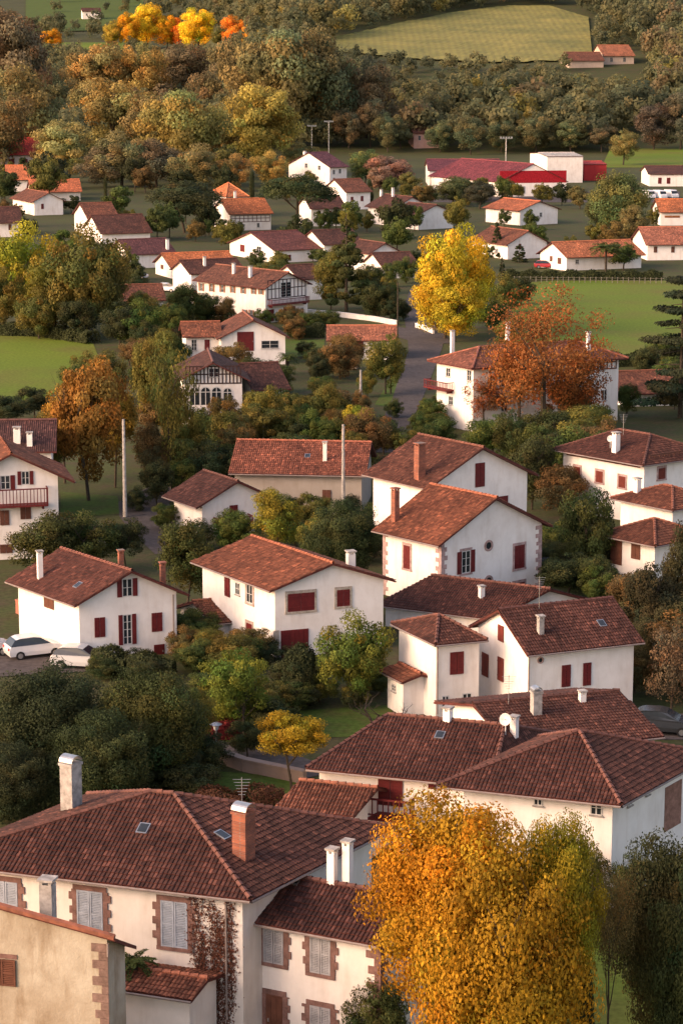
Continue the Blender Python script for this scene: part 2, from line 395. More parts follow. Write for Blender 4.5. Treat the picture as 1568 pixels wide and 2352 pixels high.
            mb.poly([q(cm-hw,z0_,.02),q(cm+hw,z0_,.02)]+arc(hw,.02)); g=mb.obj('arched_window',[M_glass],E)
            mb=MB(); Ao,Ai=arc(hw+.12,.05),arc(hw,.05)
            for i in range(12): mb.poly([Ai[i],Ao[i],Ao[i+1],Ai[i+1]])
            fb(mb,face,cm-hw-.12,cm-hw,z0_,zs,.0,.05); fb(mb,face,cm+hw,cm+hw+.12,z0_,zs,.0,.05); fb(mb,face,cm-.04,cm+.04,z0_,zs+hw*.95,.021,.05); fb(mb,face,cm-hw,cm+hw,zs-.04,zs+.04,.021,.045)
            mb.obj('frame',[M_frame],g)
        elif kd=='b':
            mb=MB(); d=1.1
            fb(mb,face,s0,s1,z0_,z0_+.15,.0,d); fb(mb,face,s0,s1,z1_-.09,z1_,d-.1,d); fb(mb,face,s0,s1,z0_+.28,z0_+.34,d-.08,d-.02)
            for ss in(s0,s1-.08): fb(mb,face,ss,ss+.08,z1_-.08,z1_-.002,.0,d-.101)
            n=max(4,int((s1-s0)/.28))
            for i in range(n+1): x=s0+(s1-s0-.06)*i/n; fb(mb,face,x,x+.06,z0_+.151,z1_-.091,d-.08,d-.03)
            for j in range(3):
                for ss in (s0+.01,s1-.06): fb(mb,face,ss,ss+.05,z0_+.151,z1_-.082,.25+j*.3,.3+j*.3)
            for ss in (s0+.3,s1-.45): fb(mb,face,ss,ss+.14,z0_-.3,z0_-.002,.0,.7)
            mb.obj('balcony',[M_paint],E,c)
        elif kd=='p':
            O,d,n=FR[face]; mb=MB(); q=O+d*s0+n*.1; mb.tube(q+Vector((0,0,z0_)),q+Vector((0,0,z1_)),.05,.05,6); mb.obj('downpipe',[M_gutter],E)
        elif kd=='r':
            O,d,n=FR[face]; mb=MB(); q=O+d*((s0+s1)/2)+Vector((0,0,(z0_+z1_)/2)); rr=(z1_-z0_)/2
            ring=lambda rad,dd:[q+n*dd+(d*math.cos(t)+Vector((0,0,1))*math.sin(t))*rad for t in [math.pi*2*i/20 for i in range(20)]]
            g=MB(); g.poly(ring(rr*.65,.02)); g=g.obj('round_window',[M_glass],E)
            A=ring(rr*.62,.06);Bq=ring(rr,.06);Cq=ring(rr,0);D=ring(rr*.62,.01)
            for i in range(20): j=(i+1)%20; mb.poly([A[i],A[j],Bq[j],Bq[i]]);mb.poly([Bq[i],Bq[j],Cq[j],Cq[i]]);mb.poly([A[i],A[j],D[j],D[i]])
            mb.obj('frame',[M_stone],g,(.42,.3,.27))
        elif kd=='x':
            mb=MB(); fb(mb,face,s0,s1,z0_,z1_,.0,.035); mb.obj('wall_panel',[M_stone],E,c)
    if quoin:
        qc,corn=quoin
        for ck in corn:
            mb=MB()
            for (face,s_at,sg) in {'C':[('F',0,1),('L',0,1)],'c':[('L',0,1)],'R':[('F',Wx,-1)],'L':[('L',Wy,-1)]}[ck]:
                z=0;i=0
                while z<H-.3:
                    ln=(.58 if i%2 else .3)+R.uniform(-.07,.07); h_=R.uniform(.3,.38)
                    x0,x1=sorted((s_at-sg*.03,s_at+sg*ln)); fb(mb,face,x0,x1,z+.006,z+h_-.006,.0,.03+R.uniform(0,.01)); z+=h_;i+=1
            mb.obj('quoin',[M_stone],E,qc)
    def hit(uu,vv):
        rr=ray(uu,vv); best=None
        for x in WP:
            n=(x[1]-x[0]).cross(x[-1]-x[0]); dn=n.dot(rr)
            if abs(dn)<1e-9: continue
            t=n.dot(x[0]-Vector((0,0,CH)))/dn; P=Vector((0,0,CH))+rr*t
            ins=True; sg=0
            for i in range(len(x)):
                e=x[(i+1)%len(x)]-x[i]; cr=e.x*(P.y-x[i].y)-e.y*(P.x-x[i].x)
                if sg==0: sg=1 if cr>0 else -1
                elif cr*sg<-0.3: ins=False
            if ins and (best is None or t<best[0]): best=(t,P)
        if best is None:
            xm=C+M(Wx/2,Wy/2,0); t=xm.y/rr.y; P=Vector((0,0,CH))+rr*t; print('  nohit',label[:20],uu,vv); return P
        return best[1]
    for ch in chim:
        uu,vb,vt,wp,kd=ch; P=hit(uu,vb); s_=scl(P,P.z); wd=max(.35,wp/s_/(1.12*(abs(ca)+abs(sa)))-.04); zt_=zat(P,vt)-z0-.05; P=P-C; zb_=P.z-.7
        mb=MB(); h=wd/2
        def cb(x0,x1,y0,y1,za,zc,m=0,mb_=None):
            q=lambda x,y,z:Vector((P.x,P.y,0))+a*x+Vector((-a.y,a.x,0))*y+Vector((0,0,z))
            (mb_ or mb).box8([q(x0,y0,za),q(x1,y0,za),q(x1,y1,za),q(x0,y1,za),q(x0,y0,zc),q(x1,y0,zc),q(x1,y1,zc),q(x0,y1,zc)],m)
        body={'w':M_wall,'b':M_brick,'B':M_brick,'C':M_conc,'c':M_conc}[kd]
        if kd in'BC':
            top=zt_-wd*.38; cb(-h,h,-h,h,zb_,top-.12); cb(-h-.05,h+.05,-h-.05,h+.05,top-.118,top,0)
            cc=MB(); n=10; q=lambda x,y,z:Vector((P.x,P.y,0))+a*x+Vector((-a.y,a.x,0))*y+Vector((0,0,z))
            rad=h*1.05
            arc=[(-rad*math.cos(math.pi*i/n),top+.06+wd*.42*math.sin(math.pi*i/n)) for i in range(n+1)]
            for i in range(n): cc.poly([q(arc[i][0],-h*1.1,arc[i][1]),q(arc[i+1][0],-h*1.1,arc[i+1][1]),q(arc[i+1][0],h*1.1,arc[i+1][1]),q(arc[i][0],h*1.1,arc[i][1])])
            CO=mb.obj('chimney',[body],RO,(.5,.45,.4)); cc.obj('chimney_cowl',[M_metal],CO)
        else:
            top=zt_-.26; cb(-h,h,-h,h,zb_,top); 
            for sx in(-1,1):
                for sy in(-1,1): cb(sx*h*.7-.06,sx*h*.7+.06,sy*h*.7-.06,sy*h*.7+.06,top+.001,top+.15)
            CO=mb.obj('chimney',[body],RO,WC)
            c2=MB(); cb(-h-.07,h+.07,-h-.07,h+.07,top+.152,top+.24,0,c2); c2.obj('chimney_cap',[M_brick if kd=='b' else M_conc],CO)
    for (uu,vv) in sky:
        P=hit(uu,vv)-C
        best=min(W,key=lambda x:abs((x[1]-x[0]).cross(x[-1]-x[0]).normalized().dot(P-x[0])))
        n=(best[1]-best[0]).cross(best[-1]-best[0]).normalized(); n=n if n.z>0 else -n
        U=(best[1]-best[0]).normalized(); V=n.cross(U); mb=MB()
        def bx(w_,h_,d0,d1,m):
            mb.box8([P+U*i*w_+V*j*h_+n*d for d in(d0,d1) for i,j in((-1,-1),(1,-1),(1,1),(-1,1))],m)
        bx(.25,.32,0,.1,0); bx(.2,.26,.101,.11,1); mb.obj('roof_window',[M_metal,M_glass],RO)
    return dict(C=C,M=M,E=E,WP=WP,RO=RO,H=H,Wx=Wx,Wy=Wy,hit=hit,a=a,b=b,FR=FR,fpt=fpt)
def stonemat():
    m,nt,b=newmat('dressed_stone'); p=pos(nt); oc=N(nt,'ShaderNodeObjectInfo').outputs['Color']
    c=mul(nt,mul(nt,oc,ramp(nt,noise(nt,p,3,6),(.6,.58,.56),(1.2,1.15,1.15))),ramp(nt,noise(nt,p,14,3),(.8,.8,.8),(1.1,1.1,1.1)))
    L(nt,c,b.inputs['Base Color']); b.inputs['Roughness'].default_value=.95; b.inputs['Specular IOR Level'].default_value=.1; return m
M_stone=stonemat()
ST=(.22,.13,.11); SP=(.45,.33,.31)
# ================= near houses
H1=house('large white house with dark hipped tile roof and blue-grey louvered shutters',560,2048,2440,0,0,56,72,roof='hy',Wx=9.8,Wy=13.6,pitch=.43,oh=.55,hi=1.28,col=DK,tiles=True,wc=(.75,.705,.655),
 feats=[('L','l',370,2070,432,2175,GY,ST),('L','l',178,2046,238,2150,GY,ST),('L','l',-15,2024,43,2128,GY,ST),('L','g',368,2245,432,2330,None,ST),('L','g',178,2225,238,2310,None,ST),('L','p',522,2075,522,2340)],
 chim=[(560,1968,1845,62,'B'),(165,1858,1735,58,'C')],sky=[(510,1920),(330,1905)])
H2=house('lower attached white house with grey louvered shutters and brown stone',872,2155,2470,985,527,60,64,roof='gy',pitch=.46,oh=.5,gh=.2,col=(.068,.03,.025),tiles=True,wc=(.8,.75,.705),
 feats=[('L','l',605,2122,652,2212,(.36,.35,.36),ST),('L','l',712,2145,760,2236,(.36,.35,.36),ST),('L','d',612,2285,650,2400,BR,ST),('L','l',712,2312,760,2400,(.36,.35,.36),ST)],
 quoin=((.22,.13,.11),'C'),chim=[(763,2016,1943,31,'w'),(798,2000,1925,29,'w')],sky=[(678,2022)])
H3=house('beige plastered building with brown stone corners and tiled verge',256,2158,2620,0,0,76,78,roof='m',Wx=2.0,Wy=12,pitch=.2,hi=.52,oh=.4,gh=.25,col=MD,wc=(.44,.40,.32),wm=M_oldwall,
 quoin=((.22,.15,.125),'c'),feats=[('L','x',-40,2190,40,2200,ST),('L','l',-30,2202,38,2262,BR),('L','p',250,2165,250,2195)],chim=[(112,2120,2012,44,'c')])
H4=house('small white outbuilding with orange tile roof',438,2292,2490,460,250,66,70,roof='gy',Wx=2.4,pitch=.22,oh=.3,gh=.25,col=(.22,.085,.05),tiles=True,wc=(.78,.74,.7))
H5=house('white house wing with broad dark hipped tile roof',1400,1822,2090,0,0,55,71,roof='hy',Wx=8.2,Wy=7.6,pitch=.40,oh=.95,hi=.92,col=DK,tiles=True,
 feats=[('F','g',1440,1815,1450,1850),('F','g',1482,1795,1490,1825),('L','g',1355,1838,1382,1872),('F','x',1525,1800,1562,1900,(.3,.17,.13)),('L','g',1225,1822,1245,1850)])
H5b=house('long white house with dark tile roof and burgundy balcony',1130,1790,1990,0,733,58,72,roof='hy',Wx=8.6,pitch=.36,oh=.8,hi=.35,col=DK,tiles=True,
 feats=[('L','c',868,1775,925,1850,RD),('L','c',983,1786,1013,1812,RD),('L','b',830,1822,955,1872,RD),('L','g',770,1830,800,1860)],chim=[(1180,1690,1640,26,'w'),(1028,1655,1620,30,'w')],sky=[(1010,1690)])
house('small tiled lean-to against the balcony house',800,1868,2000,0,660,58,72,roof='gy',Wx=4,pitch=.36,oh=.4,col=MD,tiles=True)
H6=house('white house with long dark roof and concrete chimney',1180,1712,1870,1490,1082,18,22,roof='gx',rv=1617,oh=.8,Wy=9,col=DK,tiles=True,
 chim=[(1230,1640,1577,32,'C'),(1336,1612,1582,16,'w')])
H7=house('tall white house with dark gabled roof and red shutters',1210,1492,1670,1455,1098,23,24,roof='gx',rv=1393,oh=.6,gh=.4,col=(.082,.035,.028),tiles=True,
 feats=[('F','c',1288,1527,1309,1577,RD),('F','c',1337,1522,1356,1574,RD),('F','r',1231,1508,1249,1524),('L','c',1107,1500,1122,1553,RB),('L','c',1143,1510,1157,1564,RB),('L','c',1144,1436,1157,1473,RB),('F','p',1212,1495,1212,1600)],
 chim=[(1240,1455,1410,14,'c')],sky=[(1380,1433)])
H8=house('low hipped wing of white house with red shutters',1000,1474,1655,1100,916,20,26,roof='hx',pitch=.36,hi=.9,oh=.5,col=DK,tiles=True,
 feats=[('F','c',1032,1497,1064,1548,RD),('F','g',1061,1592,1082,1613),('F','g',1014,1598,1030,1625),('L','o',945,1575,963,1622,RD),('F','p',1003,1480,1003,1640)])
house('small red tiled lean-to beside a white wing',925,1563,1645,0,890,20,26,roof='gy',Wx=2,pitch=.3,oh=.3,col=RR,tiles=True,feats=[('L','g',900,1572,909,1588)])
H9=house('white gabled house with pink stone corners and brick chimney',1012,1242,1400,1243,880,39,41,roof='gy',rv=1142,oh=.7,gh=.5,col=RR,tiles=True,
 feats=[('F','c',1180,1252,1203,1305,RD,SP),('F','o',1059,1265,1079,1316,RD,SP),('F','r',1109,1240,1133,1266),('F','r',1109,1321,1133,1347),('F','c',1178,1338,1203,1385,RD,SP),('L','c',927,1253,942,1306,RD,SP)],
 quoin=(SP,'CRL'),chim=[(907,1196,1118,24,'b')])
house('low annex with dark tile roof beside garden',1130,1418,1470,1200,885,30,62,roof='gy',Wx=9,pitch=.33,oh=.5,col=DK,tiles=True,chim=[(1105,1372,1342,13,'w')])
H10=house('white house with brown gabled roof and tall brick chimney',985,1113,1275,1210,857,34,38,roof='gy',rv=1027,oh=.7,gh=.6,col=(.105,.046,.033),tiles=True,
 feats=[('F','c',1090,1063,1112,1118,RD),('F','c',1130,1140,1165,1190,RD),('L','g',900,1128,915,1150)],chim=[(963,1098,1015,31,'b')])
H11=house('white house with red garage door and wide closed shutters',632,1350,1512,880,465,20,33,roof='gy',rv=1294,oh=.6,gh=.5,col=RR,tiles=True,
 feats=[('F','c',660,1362,722,1403,RD,(.45,.4,.33)),('F','c',773,1354,803,1392,RD,(.45,.4,.33)),('F','G',645,1446,708,1512,RD),('F','x',628,1448,641,1512,(.45,.4,.33)),('L','c',517,1327,529,1370,RD),('L','g',567,1343,581,1385,None,(.4,.32,.28)),('L','c',567,1432,580,1476,RD,(.4,.32,.28)),('L','g',541,1338,551,1366)],
 chim=[(805,1308,1262,27,'w')])
house('low tiled annex beside the garage house',500,1428,1470,535,415,20,35,roof='gx',pitch=.35,oh=.4,col=MD,tiles=True)
H12=house('white house with red shutters and dark gabled roof',185,1380,1522,405,42,23,38,roof='gy',rv=1299,oh=.6,gh=.6,col=(.1,.041,.031),tiles=True,
 feats=[('F','o',281,1329,304,1370,RD),('F','c',217,1418,242,1463,RD),('F','o',283,1411,303,1480,RD),('F','c',348,1407,373,1450,RD),('F','G',354,1480,378,1510,RD),('L','c',103,1372,125,1397,BR),('F','p',398,1365,398,1500)],
 chim=[(93,1328,1262,19,'w'),(278,1290,1260,15,'b'),(374,1332,1288,16,'b')],sky=[(180,1345)])
H13=house('white house with long burgundy balcony and timber eaves',-75,1100,1290,133,-160,14,14,roof='gy',rv=1016,oh=1.3,gh=.7,col=RR,tiles=True,
 feats=[('F','o',2,1092,24,1124,RD),('F','o',50,1082,68,1113,RD),('F','b',-20,1118,108,1160,RD),('F','c',0,1172,22,1206,BR),('F','c',47,1160,72,1192,BR),('F','c',0,1250,30,1270,BR)],Wy=7)
house('house with brown gabled roof and white chimneys',-40,1035,1200,118,-90,4,6,roof='gx',pitch=.42,oh=.5,col=(.065,.03,.028),chim=[(40,1015,978,20,'w'),(69,1022,990,16,'w')],Wy=9)
H14=house('long low building with orange tile roof',540,1083,1178,830,0,-6,roof='gx',Wy=9.5,pitch=.42,oh=.5,col=(.22,.08,.05),wc=(.36,.32,.28),tiles=True,feats=[('F','c',740,1125,760,1160,BR)],chim=[(746,1058,1012,12,'w')],sky=[(706,1048)])
H15=house('house with dark brown roof and small balcony',465,1155,1235,615,400,28,32,roof='gy',rv=1098,oh=.8,gh=.6,col=(.07,.033,.028),tiles=True,feats=[('F','c',527,1160,546,1186,RD),('F','b',490,1183,570,1200,RD),('F','g',500,1205,560,1225)])
TB=(.06,.03,.025)
H16=house('half-timbered white house with arched windows and white balcony',424,868,990,556,400,6,roof='gy',rv=806,oh=.9,gh=.7,col=DK,Wy=11,
 feats=[('F','t',426,840,554,882,TB,15),('F','g',480,846,502,866),('F','A',437,890,458,930),('F','A',462,890,483,930),('F','A',487,890,508,930),('F','A',514,892,532,930),('F','b',430,934,548,950,WH),('F','G',450,958,510,985,(.04,.03,.03))])
house('half-timbered wing with dark brown roof',585,890,975,655,545,18,roof='gx',pitch=.45,oh=.8,col=DK,feats=[('F','t',588,885,652,930,TB,10)],Wy=9)
house('white gabled house with large burgundy shutters',509,775,840,655,460,10,roof='gy',rv=733,oh=.6,col=MD,Wy=10,feats=[('F','G',545,762,583,806,RD),('F','g',600,782,640,800)])
house('small house with tiled roof and columned porch',428,772,835,503,380,8,roof='gx',pitch=.4,oh=.5,col=RR,Wy=7,feats=[('F','g',440,780,452,805),('F','c',470,780,482,812,RD)])
H19=house('long white house lit by evening sun with timbered gable and balcony',610,660,742,706,453,45,42,roof='gy',rv=625,oh=.6,gh=.6,col=(.14,.06,.04),
 feats=[('F','t',614,640,702,684,(.05,.02,.02),10),('F','g',645,648,668,682),('F','b',614,684,700,698,RD),('F','G',614,711,629,738,RD),('F','G',651,704,678,738,RD),('F','g',690,706,697,722)]+
 [('L','o',x,650+(x-455)*.06,x+6,668+(x-455)*.06,OB) for x in (460,484,508,532,556,580,597)]+[('L','o',x,708+(x-510)*.06,x+6,727+(x-510)*.06,OB) for x in (512,530,560,575)],
 chim=[(575,636,610,12,'w'),(537,628,603,10,'w')])
house('low annex with brown roof beside long white house',470,700,724,495,398,30,roof='gx',pitch=.4,oh=.4,col=MD,Wy=8,feats=[('F','g',475,705,482,718)])
house('low white house with dark red roof',262,690,728,375,215,12,roof='gx',pitch=.42,oh=.5,col=MD,Wy=9,feats=[('F','o',285,702,292,716,RD),('F','o',320,702,327,716,RD),('F','o',350,700,357,714,RD)])
house('white house with dark gabled roof',300,584,617,400,262,25,roof='gx',pitch=.42,oh=.5,col=(.09,.038,.04),feats=[('L','c',278,590,284,600,RD)],chim=[(385,572,548,10,'w')],Wy=11)
house('white house with orange tile roof',395,612,640,540,355,22,roof='gx',pitch=.38,oh=.5,col=OG,feats=[('L','c',370,608,376,618,BR),('F','c',430,616,440,628,RD)],Wy=10)
house('white cottage with dark roof beside road',440,628,672,560,418,25,roof='gx',pitch=.4,oh=.5,col=DK,Wy=9,chim=[(470,610,588,9,'w')])
H23=house('white gabled house with long dark red roof',632,575,604,733,528,28,roof='gx',rv=533,oh=.6,col=(.11,.04,.035),feats=[('L','c',552,562,562,578,RD),('L','g',590,566,600,580),('F','c',660,585,668,595,RD)])
house('house with dark brown roof near long white house',690,640,690,740,640,28,roof='gx',pitch=.4,oh=.5,col=DK,Wy=9)
H24=house('low garage with orange tile roof and red door',757,780,826,905,0,0,roof='gx',Wy=7,pitch=.4,oh=.5,col=(.26,.1,.06),feats=[('F','G',811,784,834,812,RD)])
H25=house('large white half-timbered villa with hipped red-brown roof',1085,840,992,1420,1003,26,34,roof='hx',pitch=.42,hi=.9,oh=.8,col=(.15,.06,.042),
 feats=[('L','b',990,873,1042,893,RD),('L','g',1024,845,1034,865),('L','g',1030,910,1040,930),('L','g',1072,850,1082,875),('F','t',1125,835,1300,890,BR,16),('F','g',1150,862,1164,888),('F','g',1190,862,1204,888),('F','t',1320,820,1415,850,BR,9),('F','g',1375,820,1388,850),('F','g',1150,920,1164,945),('F','g',1330,900,1344,925),('F','g',1380,895,1392,920)],
 chim=[(1038,800,757,13,'w'),(1165,768,738,13,'w'),(1350,790,760,13,'w')])
H26=house('white house with dark hipped roof and brown timber frieze',1475,1060,1205,1620,1293,36,41,roof='hy',pitch=.4,hi=.8,oh=.8,col=DK,tiles=True,
 feats=[('L','x',1300,1043,1470,1060,BR),('L','c',1318,1072,1332,1098,RB,SP),('L','c',1368,1082,1384,1108,RB,SP),('L','c',1420,1094,1436,1120,RB,SP),('F','t',1490,1040,1560,1062,BR,6),('F','c',1510,1075,1526,1100,RB,SP)],chim=[(1413,1038,990,23,'w')])
house('white house with brown tiled roof above a garden',1540,1165,1300,1640,1425,36,40,roof='hy',pitch=.4,oh=.6,col=MD,tiles=True,chim=[(1462,1130,1095,22,'w')])
house('white house with burgundy shutters under brown hipped roof',1500,1242,1360,1600,1402,38,42,roof='hy',pitch=.42,oh=.8,col=MD,tiles=True,
 feats=[('L','c',1402,1238,1428,1296,BR),('L','c',1449,1240,1470,1284,BR)])
# ================= far houses
house('small white house with orange-brown tile roof',1193,483,518,1280,1115,32,roof='gy',rv=462,oh=.8,col=(.3,.1,.05),feats=[('F','c',1212,483,1218,502,RD),('F','g',1238,488,1244,498)])
house('white gabled house with dark roof',1165,560,596,1255,1085,28,roof='gy',rv=527,oh=.7,col=MD,feats=[('F','c',1190,560,1196,572,RD)])
house('long white house with orange roof and brown shutters',1300,588,622,1472,1240,22,30,roof='gx',rv=548,oh=.8,col=(.33,.12,.06),feats=[('F','g',1320,596,1328,606),('F','g',1420,594,1428,604),('L','c',1262,588,1268,600,BR),('L','c',1280,592,1288,606,BR)])
house('white house with pale red tile roof',1485,560,598,1600,1470,6,roof='gx',pitch=.42,oh=.7,col=(.28,.11,.07),Wy=13,feats=[('F','c',1500,566,1508,580,BR),('F','c',1540,566,1548,580,BR)])
house('low white building with orange roof',1515,486,518,1620,0,0,roof='gx',Wy=14,pitch=.35,oh=.7,col=OG,feats=[('F','c',1525,495,1560,500,OB)])
house('white shed with dark roof beside vans',1490,400,428,1620,0,0,roof='gx',Wy=20,pitch=.2,oh=.5,col=DK,feats=[('F','G',1510,408,1518,422,RD),('F','G',1530,408,1538,422,RD)])
house('large white three-storey building with dark roof',757,383,432,796,663,38,roof='gx',rv=350,oh=.8,col=(.1,.04,.05),feats=[('F','g',764,390,769,400),('F','g',778,388,783,398),('F','g',764,408,769,418),('L','g',700,375,706,385),('L','g',730,380,736,390),('L','g',700,395,706,405)],chim=[(700,362,346,10,'w')])
house('white house with dark roof among trees',905,478,520,985,845,30,roof='gy',rv=452,oh=.8,col=DK,feats=[('F','g',925,485,932,495),('L','c',870,480,875,492,RD)],chim=[(902,445,430,8,'w'),(875,450,434,8,'w')])
house('white house with dark roof and wide gable',960,492,528,1040,900,35,roof='gy',rv=470,oh=.8,col=DK)
house('white house with burgundy shutters and dark roof',795,440,482,850,760,25,roof='gx',pitch=.4,oh=.7,col=MD,Wy=14,feats=[('F','c',805,452,811,464,RD),('F','c',828,450,834,462,RD)])
house('white house partly hidden by umbrella pine',715,478,520,790,690,15,roof='gx',pitch=.4,oh=.7,col=DK,Wy=12,feats=[('F','c',730,484,736,496,RD),('F','c',755,484,761,496,RD)])
house('half-timbered house with orange gabled roof',528,490,530,622,478,18,roof='gx',pitch=.4,oh=.8,col=OG,Wy=14,feats=[('F','t',530,494,620,510,BR,9),('F','g',545,512,551,522),('F','g',590,512,596,522)],chim=[(540,455,438,8,'w')])
house('tall house with orange hipped roof',520,450,500,568,500,20,roof='hx',pitch=.4,oh=.8,col=OG,Wy=14)
house('house with brown roof and white gable',235,535,560,345,185,20,roof='gx',pitch=.4,oh=.7,col=DK,Wy=16)
house('house with dark brown roof among gardens',205,500,540,270,165,20,roof='gx',pitch=.4,oh=.7,col=MD,Wy=14)
house('row house with bright orange tile roof',20,412,440,130,-20,10,roof='gx',pitch=.4,oh=.8,col=(.45,.14,.06),Wy=18,chim=[(85,400,388,8,'w')])
house('low house with bright orange roof',75,440,462,185,40,12,roof='gx',pitch=.4,oh=.8,col=(.42,.13,.06),Wy=14)
house('white gabled house with dark red roof',80,462,495,145,30,25,roof='gy',rv=440,oh=.8,col=MD,feats=[('F','c',95,468,101,480,RD)])
house('white house at the garden edge with dark roof',-10,510,545,50,-40,15,roof='gx',pitch=.4,oh=.8,col=DK,Wy=14,feats=[('F','c',20,515,27,528,BR)])
house('red-roofed barn with red timber gable',-30,355,400,92,-120,10,roof='gx',pitch=.42,oh=.8,col=(.42,.05,.035),Wy=24,wc=(.45,.4,.37),feats=[('F','c',20,365,34,382,RD),('F','c',50,365,64,382,RD)],name='barn',cat='barn')
house('pink house with brown roof beside playing field',950,305,342,1008,935,8,roof='gx',pitch=.4,oh=.8,col=DK,Wy=14,wc=(.55,.34,.28),feats=[('F','g',960,312,966,322),('F','g',985,312,991,322)])
house('house with dark roof among gardens',745,560,600,830,700,25,roof='gx',pitch=.4,oh=.7,col=DK,Wy=11)
house('white house with small burgundy windows and dark roof',850,580,625,915,835,30,roof='gy',rv=548,oh=.7,col=DK,feats=[('F','c',880,585,887,598,RD)])
house('low white house with dark tiled roof',880,612,640,958,858,20,roof='gx',pitch=.4,oh=.6,col=DK,Wy=10)
house('low house with brown roof near cedar',1430,902,935,1568,1415,12,roof='gx',pitch=.4,oh=.6,col=MD,Wy=9,feats=[('F','g',1500,908,1510,922)])
house('hill farmhouse with orange roof',1385,127,150,1455,1360,10,roof='gx',pitch=.45,oh=1,col=(.28,.11,.06),Wy=22,wc=(.5,.4,.32),feats=[('F','g',1400,132,1406,142),('F','g',1430,132,1436,142)])
house('hill farmhouse annex with brown roof',1305,138,158,1385,1290,8,roof='gx',pitch=.42,oh=1,col=MD,Wy=18,wc=(.5,.4,.32))
house('distant white farmhouse on green slope',190,26,46,232,183,10,roof='gx',pitch=.4,oh=1,col=DK,Wy=18,feats=[('F','g',198,31,202,36),('F','g',212,31,216,36)])
house('factory hall with long dark red roof and white walls',1145,418,452,1300,985,10,30,roof='gy',rv=372,oh=.4,gh=.3,col=(.14,.035,.045),name='factory_hall',cat='factory',feats=[('F','x',1147,392,1300,420,(.35,.02,.03))]+[('F','G',x,428,x+20,445,(.25,.25,.25)) for x in(1155,1185,1235,1268)])
house('low factory hall with dark red roof',985,392,430,1150,960,0,roof='gx',Wy=30,pitch=.18,oh=.4,col=(.12,.035,.045),name='factory_hall',cat='factory',feats=[('F','g',990,400,1100,408)])
house('white rendered factory tower block',1255,360,420,1338,1245,8,roof='gx',pitch=.05,oh=.2,gh=.2,col=(.4,.38,.36),Wy=25,name='factory_hall',cat='factory')
house('small factory wing with red cladding',1340,378,415,1392,1335,4,roof='gx',pitch=.05,oh=.2,gh=.2,col=(.4,.05,.04),Wy=20,wc=(.4,.04,.04),name='factory_hall',cat='factory')
# ---------------------------------------------------------------- terrain
def terrain():
    ys=np.concatenate([np.arange(-300,900,60),np.arange(900,3700,25),np.arange(3700,7001,300)]); xs=np.concatenate([np.arange(-3500,-600,200),np.arange(-600,601,20),np.arange(800,3501,200)])
    X,Y=np.meshgrid(xs,ys); Z=tz(X,Y); nx,ny=len(xs),len(ys)
    v=np.stack([X,Y,Z],-1).reshape(-1,3).tolist(); f=[(j*nx+i,j*nx+i+1,(j+1)*nx+i+1,(j+1)*nx+i) for j in range(ny-1) for i in range(nx-1)]
    me=bpy.data.meshes.new('ground'); me.from_pydata(v,[],f); me.materials.append(M_ground)
    for p in me.polygons: p.use_smooth=True
    o=link(bpy.data.objects.new('ground',me)); o["kind"]="structure"
terrain()
sheet('meadow_field',[G(*p) for p in((-300,960),(60,935),(110,915),(150,880),(185,845),(225,815),(215,790),(170,775),(-300,765))],M_meadow,.03)
sheet('meadow_field',[G(*p) for p in((1190,830),(1330,835),(1700,830),(1700,640),(1300,642),(1200,650),(1170,690),(1180,740))],M_meadow,.03)
sheet('meadow_field',[G(*p) for p in((1380,385),(1700,385),(1700,345),(1400,345))],M_meadow,.05)
for q in (((640,820),(745,820),(745,780),(650,780)),((470,1720),(570,1700),(900,1690),(900,1620),(560,1640)),((470,1870),(700,1850),(720,1790),(470,1770)),((860,930),(900,935),(935,880),(915,840)),((1000,900),(990,930),(1010,940)),((140,1190),(280,1180),(270,1140),(140,1130))):
    sheet('lawn',[G(*p) for p in q],M_lawn,.03)
sheet('lawn',[G(*p) for p in ((1010,2180),(1620,2120),(1700,2700),(1000,2700))],M_meadow,.03)
def road(name,pts,mat,dz):
    P=[G(p[0],p[1]) for p in pts]; W=[p[2] for p in pts]; n=len(P); Lf=[];Rt=[]
    for i in range(n):
        d=(P[min(i+1,n-1)]-P[max(i-1,0)]); d.z=0; d.normalize(); nn=Vector((-d.y,d.x,0)); Lf.append(P[i]+nn*W[i]); Rt.append(P[i]-nn*W[i])
    mb=MB(); z=Vector((0,0,dz))
    for i in range(n-1): mb.poly([Rt[i]+z,Rt[i+1]+z,Lf[i+1]+z,Lf[i]+z])
    o=mb.obj(name,[mat]); o["kind"]="structure"
ROAD=[(870,1040,1.5),(892,1000,1.6),(914,960,1.7),(934,920,1.8),(948,880,2.0),(964,840,2.1),(976,800,2.4),(978,770,2.8),(962,742,2.2),(952,705,1.7),(962,665,1.6)]
road('road',ROAD,M_asph,.04)
road('road',[(700,752,2.6),(800,752,2.6),(880,755,3),(960,768,4),(1000,790,2.5)],M_asph,.045)
road('road',[(420,1270,2.4),(370,1220,2.6),(340,1185,2.6),(330,1155,2.4),(400,1120,2.4)],M_asph,.04)
sheet('parking_area',[G(*p) for p in((-80,1560),(260,1540),(230,1490),(-80,1470))],M_asph,.04)
sheet('parking_area',[G(*p) for p in((1440,1700),(1640,1700),(1640,1640),(1470,1640))],M_asph,.04)
sheet('parking_area',[G(*p) for p in((1240,1340),(1320,1340),(1310,1290),(1240,1290))],M_asph,.04)
sheet('yard',[G(*p) for p in((985,465),(1560,465),(1560,440),(985,440))],M_asph,.05)
road('path',[(480,1715,1.2),(560,1725,1.2),(660,1750,1.2),(740,1780,1.2)],M_asph,.05)
